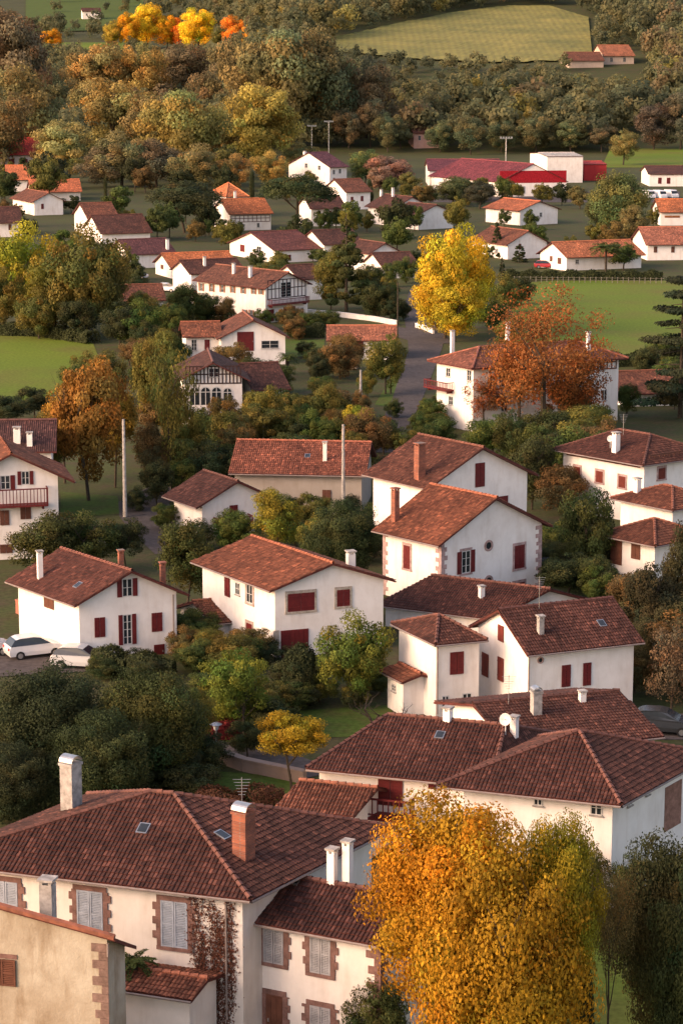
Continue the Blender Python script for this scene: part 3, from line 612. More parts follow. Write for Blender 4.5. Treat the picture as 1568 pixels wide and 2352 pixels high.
def cornfield():
    mb=MB(); n,m=70,46
    rr=random.Random(3)
    lo=[(700,102),(780,122),(950,140),(1080,146),(1210,146),(1360,140)]; hi=[(800,84),(900,60),(1030,34),(1150,18),(1260,16),(1350,44)]
    def cv(c,s):
        k=s*(len(c)-1); i=min(int(k),len(c)-2); f=k-i; return (c[i][0]*(1-f)+c[i+1][0]*f,c[i][1]*(1-f)+c[i+1][1]*f)
    Lo=[G(*cv(lo,i/n)) for i in range(n+1)]; Hi=[G(*cv(hi,i/n)) for i in range(n+1)]
    hh=[[rr.uniform(-.12,.15) for _ in range(m+1)] for _ in range(n+1)]
    def pt(i,j):
        q=Lo[i].lerp(Hi[i],j/m); q.z=float(tz(q.x,q.y))+.9+hh[i][j]; return q
    for i in range(n):
        for j in range(m): mb.poly([pt(i,j),pt(i+1,j),pt(i+1,j+1),pt(i,j+1)])
    o=mb.obj('maize_field',[M_corn]); o["kind"]="structure"
cornfield()
def hillfield(cs,mat):
    A=[G(*p) for p in cs]; mb=MB(); n=16
    def pt(i,j):
        s=i/n;t=j/n; q=A[0].lerp(A[1],s).lerp(A[3].lerp(A[2],s),t); q.z=float(tz(q.x,q.y))+.8; return q
    for i in range(n):
        for j in range(n): mb.poly([pt(i,j),pt(i+1,j),pt(i+1,j+1),pt(i,j+1)])
    o=mb.obj('meadow_field',[mat]); o["kind"]="structure"
hillfield([(60,75),(330,70),(330,-10),(60,-10)],M_lawn); hillfield([(50,125),(330,125),(330,100),(50,100)],M_meadow)
# ---------------------------------------------------------------- foliage
def unit(a): return a/np.maximum(np.linalg.norm(a,axis=1,keepdims=True),1e-9)
def leafmesh(name,P,Nn,Sz,T,asp=.6,mat=None):
    n=len(P); r=NR.normal(size=(n,3)); t1=unit(np.cross(Nn,r)); t2=np.cross(unit(Nn),t1); Sz=Sz[:,None]
    V=np.stack([P+t1*Sz,P+t2*Sz*asp,P-t1*Sz,P-t2*Sz*asp],1).reshape(-1,3).astype(np.float32)
    me=bpy.data.meshes.new(name); me.vertices.add(4*n); me.vertices.foreach_set('co',V.ravel()); me.loops.add(4*n); me.loops.foreach_set('vertex_index',np.arange(4*n,dtype=np.int32))
    me.polygons.add(n); me.polygons.foreach_set('loop_start',np.arange(0,4*n,4,dtype=np.int32)); me.update(calc_edges=True)
    at=me.attributes.new('tint','FLOAT_COLOR','POINT'); c=np.ones((4*n,4),np.float32); c[:,:3]=np.repeat(T,4,axis=0); at.data.foreach_set('color',c.ravel())
    me.materials.append(mat or M_leaf); return me
def crown_arrays(kind,n,leaf,K=45,tv=.33):
    if kind=='round':
        d=unit(NR.normal(size=(K,3))); rr=NR.uniform(.3,.9,size=(K,1)); c=d*rr; c[:,2]*=.95
        br=NR.uniform(.14,.36,size=K)*np.where(rr[:,0]>.75,.8,1)
    elif kind=='tall':
        d=unit(NR.normal(size=(K,3))); c=d*NR.uniform(.3,.85,size=(K,1)); br=NR.uniform(.14,.3,size=K)
    elif kind=='umbrella':
        a=NR.uniform(0,2*math.pi,K); q=np.sqrt(NR.uniform(0,1,K))*.85; c=np.stack([q*np.cos(a),q*np.sin(a),.5-1.0*q**2+NR.uniform(-.1,.2,K)],1); br=NR.uniform(.18,.3,size=K)
    elif kind=='cone':
        z=1-2*np.sqrt(NR.uniform(0.01,1,K)); a=NR.uniform(0,2*math.pi,K); q=(1-z)/2*.75
        c=np.stack([q*np.cos(a),q*np.sin(a),z*.92-q*.08],1); br=NR.uniform(.12,.22,size=K)
    elif kind=='cedar':
        tier=NR.randint(0,9,K); z=-.9+tier*.215; a=NR.uniform(0,2*math.pi,K); q=(1.05-z)/2*NR.uniform(.2,1,K)
        c=np.stack([q*np.cos(a),q*np.sin(a),z+q*.06],1); br=NR.uniform(.16,.3,size=K)
    elif kind=='column':
        z=NR.uniform(-.9,.85,K); a=NR.uniform(0,2*math.pi,K); q=.55*np.sqrt(np.clip(1-z*z,0,1)); c=np.stack([q*np.cos(a),q*np.sin(a),z],1); br=NR.uniform(.2,.4,size=K)
    wgt=br**2/np.sum(br**2)
    idx=NR.choice(K,n,p=wgt); o=unit(NR.normal(size=(n,3))); rad=br[idx]*NR.uniform(.4,1.18,size=n)**.6
    zs={'round':.75,'umbrella':.75,'cone':.35,'cedar':.18}.get(kind,.65)
    P=c[idx]+o*rad[:,None]*np.array([1,1,zs]); 
    Nn=unit(o*.8+unit(P)*.6+NR.normal(size=(n,3))*.5)
    if kind=='cedar': Nn=unit(Nn+np.array([0,0,1.2]))
    bt=NR.uniform(1-tv,1+tv,size=(K,1)); hue=NR.normal(0,.15 if tv>.25 else .06,size=(K,1)); T=np.concatenate([bt*(1+hue),bt,bt*(1-hue*.5)],1)[idx]
    return P,Nn,leaf*NR.uniform(.6,1.3,size=n),T.clip(.3,1.8)
CR={}
def crown(kind,lod):
    k=(kind,lod)
    if k not in CR:
        n,l,K,tv={'near':(85000,.0185,150,.3),'airy':(30000,.019,130,.3),'mid':(17000,.031,64,.3),'far':(5600,.055,38,.24),'thin':(5500,.032,60,.3),'vthin':(12000,.019,90,.3)}[lod]
        CR[k]=[leafmesh('crown_'+kind,*crown_arrays(kind,n,l,K,tv)) for _ in range(2 if lod in('near','airy') else 4)]
    return R.choice(CR[k])
TK={}
def trunkmesh(style):
    if style not in TK:
        out=[]
        for q in range(3):
            mb=MB(); rr=random.Random(q*7+len(style))
            def limb(p,d,ln,r,dep):
                seg=3; 
                for i in range(seg):
                    d2=(d+Vector((rr.uniform(-.18,.18),rr.uniform(-.18,.18),rr.uniform(-.02,.12)))).normalized()
                    p2=p+d2*ln/seg; r2=r*(.84 if dep else .88); mb.tube(p,p2,r,r2,6); p,d,r=p2,d2,r2
                    if dep<3 and i>0:
                        for _ in range(2 if dep<2 else 1):
                            a=rr.uniform(0,6.28); s=Vector((math.cos(a),math.sin(a),rr.uniform(.35,.9))).normalized(); limb(p,(d*.35+s).normalized(),ln*.5,r*.55,dep+1)
            if style=='pole':
                mb.tube((0,0,-.03),(0,0,1),.02,.004,6)
                for i in range(26):
                    z=.15+i*.032; a=i*2.4; l=.28*(1.05-z); mb.tube((0,0,z),(math.cos(a)*l,math.sin(a)*l,z-.01),.005,.002,4)
            else: limb(Vector((0,0,-.03)),Vector((0,0,1)),.7,.028,0)
            zz=max(v[2] for v in mb.v); rr_=max(math.hypot(v[0],v[1]) for v in mb.v)
            if style!='pole': mb.v=[(v[0]/rr_,v[1]/rr_,v[2]/zz) for v in mb.v]
            out.append(mb.mesh('trunk',[M_bark]))
        TK[style]=out
    return R.choice(TK[style])
YL=(.60,.47,.03);YO=(.47,.25,.015);OR=(.4,.2,.02);RU=(.26,.10,.032);YG=(.23,.24,.03);OL=(.14,.13,.032);GR=(.078,.105,.028);DG=(.05,.061,.024);BW=(.155,.105,.04);PK=(.2,.11,.08)
cname={YL:'bright yellow',YO:'golden orange',OR:'orange-brown',RU:'rust red',YG:'yellow-green',OL:'olive green',GR:'green',DG:'dark green',BW:'brown',PK:'pinkish bare'}
def tree(u,vb,w,vt,c,kind='round',lod=None,cb=.18,label=None,name=None,P=None,Hh=None,Rd=None,group=None):
    if P is None: P=G(u,vb)
    s=scl(P,P.z+4); H=Hh or max(1.0,zat(P,vt)-P.z); r=Rd or w/2/s
    if lod is None: lod='mid' if P.y<420 else 'far'
    nm=name or {'round':'tree','tall':'tree','umbrella':'umbrella_pine','cone':'conifer_tree','column':'cypress_tree','cedar':'cedar_tree'}[kind]
    lb=label or ('%s with %s crown in a village garden'%(nm.replace('_',' '),cname.get(c,'green')))
    E=empty(nm,P,lb,'tree' if nm!='shrub' else 'shrub',group)
    pole=kind in('cone','column','cedar')
    t=link(bpy.data.objects.new('trunk',trunkmesh('pole' if pole else 'limb'))); t.parent=E
    th=H*(.95 if pole else .84); t.scale=(th,th,th) if pole else (r*.72,r*.72,th); t.rotation_euler=(0,0,R.uniform(0,6.28))
    k=link(bpy.data.objects.new('crown',crown(kind,lod))); k.parent=E; k.location=(0,0,H*(1+cb)/2); k.scale=(r*.95,r*.95,H*(1-cb)/2*.98)
    k.rotation_euler=(0,0,R.uniform(0,6.28)); j=R.uniform(.88,1.12); k.color=(c[0]*j,c[1]*R.uniform(.93,1.07)*j,c[2],1)
    return E
tree(1030,2540,450,1786,YO,lod='near',cb=.3,label='large maple with golden orange autumn leaves')
tree(1150,2600,440,1870,(.42,.21,.015),lod='near',cb=.02,label='maple with orange leaves reaching low')
tree(1275,2560,230,1835,(.33,.24,.02),lod='near',cb=.35,label='tall tree with golden olive leaves')
tree(1390,2500,150,1960,(.2,.14,.05),lod='vthin',cb=.4,label='nearly leafless tree with brown twigs')
tree(1520,2430,310,1878,(.085,.085,.028),lod='near',cb=.05,label='dark green tree turning brown beside a lawn')
tree(1590,2500,260,1960,(.07,.08,.026),lod='near',cb=.0,label='dense dark green tree beside a lawn')
tree(1330,2110,150,1915,(.12,.12,.03),cb=0);tree(1440,2120,130,1945,(.09,.1,.03),cb=0)
tree(1335,2560,60,2200,DG,kind='column',cb=0)
tree(865,2470,190,2235,(.07,.09,.025),lod='mid',cb=0,label='dark green garden shrub near a white wall')
tree(1180,1925,85,1722,DG,kind='cone',cb=.0,label='small dark conifer before white house')
tree(670,1818,190,1628,(.32,.22,.02),cb=.35,label='small round tree with golden green leaves')
tree(120,1810,320,1505,DG,lod='near',cb=.05); tree(350,1815,290,1512,(.06,.075,.022),lod='near',cb=.05); tree(240,1860,270,1610,DG,lod='near',cb=0); tree(440,1770,140,1560,OL)
tree(30,1880,200,1690,DG,lod='near',cb=0)
tree(540,1690,190,1478,(.12,.155,.028),cb=.1); tree(812,1622,190,1390,(.12,.145,.026),cb=.08); tree(690,1622,90,1520,DG,kind='column',cb=0)
tree(1060,1440,110,1368,(.16,.2,.03),cb=0); tree(632,1275,150,1112,(.26,.25,.03),cb=.1,lod='mid'); tree(790,1345,200,1132,DG,cb=.05,lod='near'); tree(730,1300,110,1160,OL,cb=.1)
tree(430,1400,170,1178,(.06,.072,.022),cb=.1); tree(110,1330,210,1165,(.065,.07,.022),cb=.05); tree(200,1320,170,1160,(.06,.07,.022),cb=.05); tree(290,1310,110,1180,DG)
tree(560,1262,110,1175,GR,cb=0);tree(455,1262,100,1185,DG,cb=0);tree(720,1215,110,1125,OL,cb=0);tree(660,1210,90,1130,GR,cb=0);tree(800,1200,80,1130,DG,cb=0);tree(850,1230,90,1150,GR,cb=0)
tree(205,1150,225,790,(.27,.155,.03),kind='tall',lod='mid',cb=.05,label='tall tree with orange-brown autumn leaves'); tree(150,1110,140,870,(.26,.165,.03)); tree(265,1120,130,860,(.23,.155,.03)); tree(110,1150,110,940,(.21,.15,.03))
tree(395,1130,140,745,OL,kind='tall',cb=.1,lod='thin'); tree(440,1100,110,900,OL,cb=.05); tree(345,1010,110,760,OL,cb=.1,lod='mid'); tree(350,1130,110,960,BW,cb=.1); tree(255,930,110,790,OL,cb=0);tree(80,960,90,880,DG,cb=0);tree(200,880,90,800,OL,cb=0);tree(170,920,90,830,GR,cb=0);tree(20,975,120,900,DG,cb=0);tree(380,1215,80,1150,GR,cb=0);tree(315,1175,70,1110,DG,cb=0)
tree(60,750,200,488,(.28,.26,.03),lod='mid',cb=.05,label='broad tree with yellow-green sunlit crown'); tree(200,775,210,495,OL,lod='mid',cb=.05); tree(130,770,170,560,(.2,.18,.03),lod='mid',cb=.02); tree(250,760,110,560,OL,cb=.05); tree(10,765,120,600,OL,cb=.05); tree(90,778,120,650,OL,cb=0); tree(180,782,110,670,DG,cb=0)
tree(1040,775,195,488,YL,kind='round',cb=.03,lod='mid',label='bright yellow autumn tree beside the road'); tree(1020,778,170,570,(.5,.41,.03),cb=.0); tree(1080,755,130,560,(.48,.40,.03),cb=.0); tree(1045,785,150,640,(.46,.38,.03),cb=.0)
tree(795,715,155,478,(.08,.085,.026),kind='cone',cb=.08,lod='mid'); tree(760,712,100,560,OL,cb=.1)
tree(1250,1015,350,628,RU,lod='vthin',cb=.12,label='large tree with rust red thinning leaves'); tree(1190,1000,190,730,RU,lod='thin',cb=.1); tree(1320,1000,180,780,(.22,.09,.03),lod='thin',cb=.1);tree(1110,990,120,850,RU,lod='thin',cb=.1)
tree(1560,960,250,610,(.04,.052,.024),kind='cedar',lod='mid',cb=.05,label='dark cedar with horizontal branches')
tree(1220,1170,150,985,(.06,.07,.023),cb=.02);tree(1130,1060,150,940,GR,cb=0);tree(1180,1075,120,930,(.07,.08,.026),cb=0);tree(1250,1050,110,935,(.06,.07,.023),cb=0)
tree(1345,1335,155,1095,(.05,.065,.022),cb=.02,lod='mid');tree(1365,1380,130,1260,(.07,.08,.026),cb=0);tree(1490,1500,160,1270,(.06,.06,.026),cb=.02);tree(1560,1480,130,1180,(.06,.06,.026),cb=.02);tree(1540,1640,150,1420,(.16,.11,.06),cb=.05,lod='thin');tree(1510,1560,110,1380,(.07,.07,.03),cb=.02)
tree(885,905,110,752,(.12,.125,.03),cb=0);tree(822,1035,95,918,(.28,.26,.03),cb=.05);tree(760,1000,90,870,OL,cb=0);tree(680,1000,100,890,(.13,.11,.03),cb=0);tree(610,1020,130,870,OL,cb=0);tree(640,960,80,860,(.17,.16,.03),cb=0);tree(560,1040,100,930,(.12,.1,.03),cb=0);tree(720,1040,90,930,GR,cb=0)
tree(680,532,195,388,(.05,.065,.026),kind='umbrella',cb=.3,lod='mid',label='wide umbrella pine above village roofs');tree(425,535,190,402,(.06,.07,.03),kind='umbrella',cb=.25,lod='mid',label='wide umbrella pine above village roofs')
tree(880,1045,100,950,GR,cb=0);tree(925,1060,90,975,OL,cb=0);tree(965,1010,70,940,GR,cb=0);tree(905,960,50,910,GR,cb=0)
tree(1160,720,100,620,OL,cb=0);tree(1130,760,90,680,GR,cb=0);tree(1195,700,80,630,DG,cb=0);tree(1170,800,90,720,OL,cb=0);tree(925,735,50,690,DG,cb=0)
WARM_HAZE=lambda c:(c[0]*1.12+.015,c[1]*1.08+.012,c[2]+.02)  # warms and pales crown colours, distance haze mixed into the base colour
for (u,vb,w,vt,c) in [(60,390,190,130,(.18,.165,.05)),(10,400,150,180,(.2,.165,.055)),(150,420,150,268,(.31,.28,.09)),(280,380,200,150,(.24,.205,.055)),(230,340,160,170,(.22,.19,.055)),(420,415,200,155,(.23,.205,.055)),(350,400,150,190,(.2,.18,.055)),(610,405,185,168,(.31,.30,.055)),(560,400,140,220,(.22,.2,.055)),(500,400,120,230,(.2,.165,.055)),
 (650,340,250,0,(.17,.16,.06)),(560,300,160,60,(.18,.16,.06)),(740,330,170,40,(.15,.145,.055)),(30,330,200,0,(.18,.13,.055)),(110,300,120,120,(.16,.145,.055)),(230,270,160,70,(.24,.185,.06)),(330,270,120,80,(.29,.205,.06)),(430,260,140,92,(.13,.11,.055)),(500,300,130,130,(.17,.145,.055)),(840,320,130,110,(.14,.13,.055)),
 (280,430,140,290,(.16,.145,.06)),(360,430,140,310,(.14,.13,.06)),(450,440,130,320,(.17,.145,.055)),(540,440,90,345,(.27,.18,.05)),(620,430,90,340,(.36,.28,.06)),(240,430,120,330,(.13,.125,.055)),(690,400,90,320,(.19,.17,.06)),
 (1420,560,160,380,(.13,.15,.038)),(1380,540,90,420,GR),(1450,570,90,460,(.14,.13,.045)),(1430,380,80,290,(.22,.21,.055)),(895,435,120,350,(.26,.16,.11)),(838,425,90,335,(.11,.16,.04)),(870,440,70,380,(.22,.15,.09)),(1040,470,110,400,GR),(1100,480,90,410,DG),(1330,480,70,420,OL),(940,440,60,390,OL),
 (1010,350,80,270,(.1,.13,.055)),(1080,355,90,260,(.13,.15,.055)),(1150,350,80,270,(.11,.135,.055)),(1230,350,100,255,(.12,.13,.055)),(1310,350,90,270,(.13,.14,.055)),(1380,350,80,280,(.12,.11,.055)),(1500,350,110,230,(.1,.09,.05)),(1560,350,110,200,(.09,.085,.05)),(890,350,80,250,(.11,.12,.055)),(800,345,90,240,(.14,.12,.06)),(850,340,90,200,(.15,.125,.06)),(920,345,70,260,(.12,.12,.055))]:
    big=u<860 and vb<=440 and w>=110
    tree(u,vb,w*(1.18 if big else 1.05),vt,WARM_HAZE(c),kind='tall' if R.random()<.25 else 'round',lod='mid' if w>75 else 'far',cb=.04,label='large spreading tree at the edge of the valley',group='trees along the valley edge')
for (u,vb,w,vt,c) in [(340,112,100,0,YL),(385,112,80,25,YO),(455,114,100,8,YL),(410,112,65,36,(.7,.2,.03)),(540,114,75,28,(.7,.25,.03)),(300,115,65,20,YO),(910,30,80,-30,YL),(500,112,40,60,OL),(120,118,60,60,YO),(575,114,50,50,(.5,.3,.04)),(260,115,60,40,(.4,.3,.04))]:
    tree(u,vb,w,vt,tuple(min(.85,x*1.25) for x in c),cb=.02,lod='mid',label='bright yellow and orange tree in evening sun',group='sunlit trees in the far valley')  # crown colours brightened, evening sunlight painted into the leaves
for (u,vb,w,vt) in [(889,552,22,478),(1140,592,44,500),(1192,602,46,548),(579,470,16,388),(850,470,20,410),(243,470,12,400),(1152,640,25,585)]:
    tree(u,vb,w,vt,DG,kind='column' if w<25 else 'cone',cb=0,lod='mid')
RP=[G(a,b) for a,b,c in ROAD]
def infoot(P,mg=1.2):
    for C,a,b,Wx,Wy in FOOT:
        d=P-C; det=a.x*b.y-a.y*b.x; x=(d.x*b.y-d.y*b.x)/det; y=(a.x*d.y-a.y*d.x)/det
        if -mg<x<Wx+mg and -mg<y<Wy+mg: return True
    for i in range(len(RP)-1):
        a,b=RP[i],RP[i+1]; t=max(0,min(1,(P-a).dot(b-a)/(b-a).length_squared))
        if (a+(b-a)*t-P).length<2.2+mg: return True
    return False
def scatter(n,u0,v0,u1,v1,cols,h0,h1,name='tree',asp=.9,cb=.05,kinds=('round',)):
    k=0;tries=0
    while k<n and tries<n*12:
        tries+=1; P=G(R.uniform(u0,u1),R.uniform(v0,v1)); h=R.uniform(h0,h1); r=h*.5*asp*R.uniform(.8,1.25)
        if infoot(P,r*.8): continue
        c=R.choice(cols); nm='shrub' if h<5 else 'tree'
        tree(0,0,0,0,c,kind=R.choice(kinds),cb=cb,P=P,Hh=h,Rd=r,name=nm,label='%s %s among the houses'%(cname.get(c,'green'),'garden shrub' if nm=='shrub' else 'garden tree'),group='shrubs and trees between the houses'); k+=1
g1=[DG,GR,OL,BW,GR]
scatter(14,0,1880,470,1760,[DG,DG,GR],2,3.2,'shrub',1.6,0)
scatter(12,430,1760,640,1600,[DG,GR,OL],1.6,3,'shrub',1.3,0)
scatter(14,400,1560,640,1450,[DG,GR,OL,BW],1.5,3.2,'shrub',1.3,0)
scatter(5,220,1565,380,1540,[DG,GR],1.4,2.0,'shrub',1.5,0)
scatter(12,640,1640,900,1560,[DG,GR,OL],1.5,2.6,'shrub',1.4,0)
scatter(14,1250,1400,1440,1260,[DG,DG,GR],2,4.5,'shrub',1.2,0)
scatter(14,1440,1620,1600,1400,[DG,(.07,.065,.03),BW],2.5,6,'shrub',1.1,0)
scatter(14,480,1420,900,1240,g1,2,4,'shrub',1.2,0)
scatter(24,320,1180,900,960,g1,2.5,6,'tree',1.0,.02)
scatter(24,320,980,900,840,g1,2.5,6,'tree',1.0,.02)
scatter(12,640,1060,860,960,g1,3,6,'tree',1.0,.02)
scatter(18,270,860,450,700,g1,3,8,'tree',.9,.02)
scatter(12,640,840,760,700,g1,1.5,4,'shrub',1.2,0)
scatter(16,880,1040,1010,880,g1,1.5,4,'shrub',1.2,0)
scatter(20,1240,1190,1400,960,g1,3,7,'tree',1.0,.02)
scatter(12,1430,960,1600,840,[DG,DG,GR],3,6,'tree',1.0,.02)
scatter(22,230,760,720,600,g1,2.5,6,'tree',1.0,.02)
scatter(24,150,620,960,520,g1,3,9,'tree',.9,.02)
scatter(24,0,560,1100,440,[DG,GR,OL,DG,BW],4,11,'tree',.9,.02)
scatter(14,840,740,960,600,[DG,GR,OL],3,8,'tree',.9,.02)
scatter(16,1050,630,1500,500,g1,3,8,'tree',.9,.02)
scatter(16,900,480,1300,455,[DG,GR,OL],4,8,'tree',.9,.02)
scatter(16,0,470,760,400,[DG,OL,BW,DG],7,16,'tree',.9,.02)
def woods():
    Ps=[];Ns=[];Ss=[];Ts=[]; n=720; base=[crown_arrays(k,n,.082,26,.15) for k in('round','tall','round','round')]
    pal=[(.145,.15,.078),(.17,.165,.08),(.19,.155,.085),(.23,.16,.085),(.2,.185,.08),(.26,.19,.085),(.115,.125,.07),(.3,.26,.08)]  # pale, dulled tints with raised blue: aerial haze painted into the leaf colours
    spots=[]
    def infield(x,y):
        u=784+5300*x/(y); z=float(tz(x,y)); v=110+(CH-z)*F/y
        top=np.interp(u,[700,800,900,1030,1150,1260,1350],[104,84,60,34,18,16,44]); bot=np.interp(u,[700,780,950,1360],[104,130,160,158])
        if 700<u<1355 and top<v<bot: return True
        if 1285<u<1475 and 118<v<200: return True
        if u<340 and y>1700 and (v<70 or 98<v<126) : return R.random()<.85
        if u<620 and 96<v<150 and y>1500: return True
        return False
    cell={}
    for _ in range(18000):
        y=R.uniform(955,1800); u=R.uniform(-120,1700)
        if u<560: y=R.uniform(900,1900)
        x=(u-784)/F*y
        if infield(x,y): continue
        if 1380<u and y<990: continue
        k=(int(x/10.5),int(y/12))
        if k in cell: continue
        cell[k]=1; spots.append((x,y)) 
        if len(spots)>1800: break
    for _ in range(440):
        u=R.uniform(-100,800); y=R.uniform(1800,3400); x=(u-784)/F*y
        if not infield(x,y): spots.append((x,y))
    for x,y in spots:
        P,Nn,Sz,T=base[R.randrange(4)]; u=784+5300*x/y; z=float(tz(x,y)); v=110+(CH-z)*F/y
        h=R.uniform(12,23); r=h*R.uniform(.4,.58)
        if 700<u<1480 and 110<v<235: h=R.uniform(6,12); r=h*.55
        a=R.uniform(0,6.28); c,s=math.cos(a),math.sin(a); rot=np.array([[c,s,0],[-s,c,0],[0,0,1]])
        Ps.append((P@rot)*np.array([r,r,h*.55])+np.array([x,y,z+h*.5])); Ns.append(Nn@rot); Ss.append(Sz*r)
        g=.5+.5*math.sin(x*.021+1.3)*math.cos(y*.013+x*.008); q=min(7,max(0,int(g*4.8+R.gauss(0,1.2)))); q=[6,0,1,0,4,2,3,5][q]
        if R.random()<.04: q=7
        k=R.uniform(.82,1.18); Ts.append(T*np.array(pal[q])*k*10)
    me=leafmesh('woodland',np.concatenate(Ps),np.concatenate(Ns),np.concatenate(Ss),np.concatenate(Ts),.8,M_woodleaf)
    o=link(bpy.data.objects.new('woodland',me)); o.color=(.1,.1,.1,1); o["kind"]="stuff"; o["label"]="mixed autumn woodland covering the far hillside"; o["category"]="woods"
woods()
def hedge(pts,h,w,c,label,n=9000,leaf=.09,name='hedge'):
    P0=[G(*p) for p in pts]; base=P0[0].copy(); ps=[];ns=[]
    tot=sum((P0[i+1]-P0[i]).length for i in range(len(P0)-1))
    for i in range(len(P0)-1):
        a,b=P0[i]-base,P0[i+1]-base; d=b-a; L_=d.length; m=int(n*L_/tot); d.normalize(); nn=Vector((-d.y,d.x,0))
        t=NR.uniform(0,L_,m); ang=NR.uniform(0,math.pi,m); bul=1+.18*np.sin(t*1.7)+NR.normal(0,.06,m)
        cx=np.sign(np.cos(ang))*np.abs(np.cos(ang))**.4; sz=np.sin(ang)**.4
        X=np.outer(t,np.array(d))+np.outer(cx*w/2*bul,np.array(nn))+np.array(a); X[:,2]+=sz*h*bul
        low=NR.uniform(0,1,m)<.5; X[low,2]*=NR.uniform(.1,1,low.sum()); ps.append(X); ns.append(unit(np.outer(cx,np.array(nn))+np.outer(sz,[0,0,1.])+NR.normal(0,.5,(m,3))))
    P=np.concatenate(ps);Nn=np.concatenate(ns); m=len(P); k=NR.uniform(.7,1.2,(m,1)); me=leafmesh(name,P,Nn,leaf*NR.uniform(.7,1.3,m),np.repeat(k,3,1))
    o=link(bpy.data.objects.new(name,me)); o.location=base; o.color=(*c,1); o["label"]=label; o["category"]="hedge"
hedge([(-40,1880),(200,1850),(420,1795)],3,2.5,DG,'dense dark green hedge behind a tiled roof',26000,.11)
hedge([(230,1535),(300,1555),(400,1560)],1.4,1.6,DG,'clipped dark hedge along a parking area',12000,.09)
hedge([(655,1610),(720,1612)],3,2,(.04,.05,.02),'tall clipped dark hedge block',9000,.09)
hedge([(450,1865),(560,1870),(640,1850)],1.2,1.5,(.11,.05,.03),'low reddish brown hedge by the path',7000,.07)
hedge([(1160,642),(1300,644),(1520,644)],1.6,1.6,DG,'long dark hedge behind a field fence',9000,.2)
hedge([(1195,838),(1330,842),(1568,838)],1.6,2,DG,'dark hedge along the lower meadow edge',9000,.16)
hedge([(-40,768),(100,772),(215,790)],1.6,2.2,DG,'dark hedge along the upper meadow edge',9000,.16)
hedge([(660,775),(745,775)],1.8,1.6,DG,'dark garden hedge near garage',5000,.15)
hedge([(240,722),(400,735),(520,745),(600,757)],1.8,1.6,DG,'dark garden hedge around white house',9000,.15)
hedge([(1255,1335),(1330,1350),(1400,1345)],1.6,2,(.07,.09,.03),'hedge along a small driveway',8000,.1)
hedge([(480,1700),(560,1690)],1,1,(.2,.03,.03),'low bushes with dark red leaves',3000,.08)
def vine():
    O,d,n=H1['FR']['L']; C=H1['C']; mb=MB(); rr=random.Random(4); s0,_=H1['fpt']('L',455,2200); s1,_=H1['fpt']('L',518,2200); lo,hi=min(s0,s1),max(s0,s1); P=[];Nn=[]
    for k in range(22):
        s=rr.uniform(lo,hi); z=0; ps=None; top=rr.uniform(4.2,H1['H']-.3)
        while z<top:
            s2=min(hi+.2,max(lo-.3,s+rr.uniform(-.14,.14))); z2=z+.3; mb.tube(O+d*s+n*.03+Vector((0,0,z)),O+d*s2+n*.03+Vector((0,0,z2)),.018,.016,4)
            for _ in range(5+int(z*3)): q=O+d*(s2+rr.gauss(0,.16))+n*rr.uniform(.03,.12)+Vector((0,0,z2+rr.uniform(-.2,.2))); P.append(q); Nn.append(n+Vector((rr.gauss(0,.4),rr.gauss(0,.4),rr.gauss(0,.4))))
            s,z=s2,z2
    E=empty('climbing_vine',C,'reddish brown climbing vine on a white house wall','vine'); mb.obj('stem',[M_bark],E)
    me=leafmesh('leaves',np.array(P),unit(np.array(Nn)),NR.uniform(.03,.06,len(P)),np.repeat(NR.uniform(.6,1.4,(len(P),1)),3,1)); o=link(bpy.data.objects.new('leaves',me)); o.parent=E; o.color=(.15,.06,.04,1)
vine()
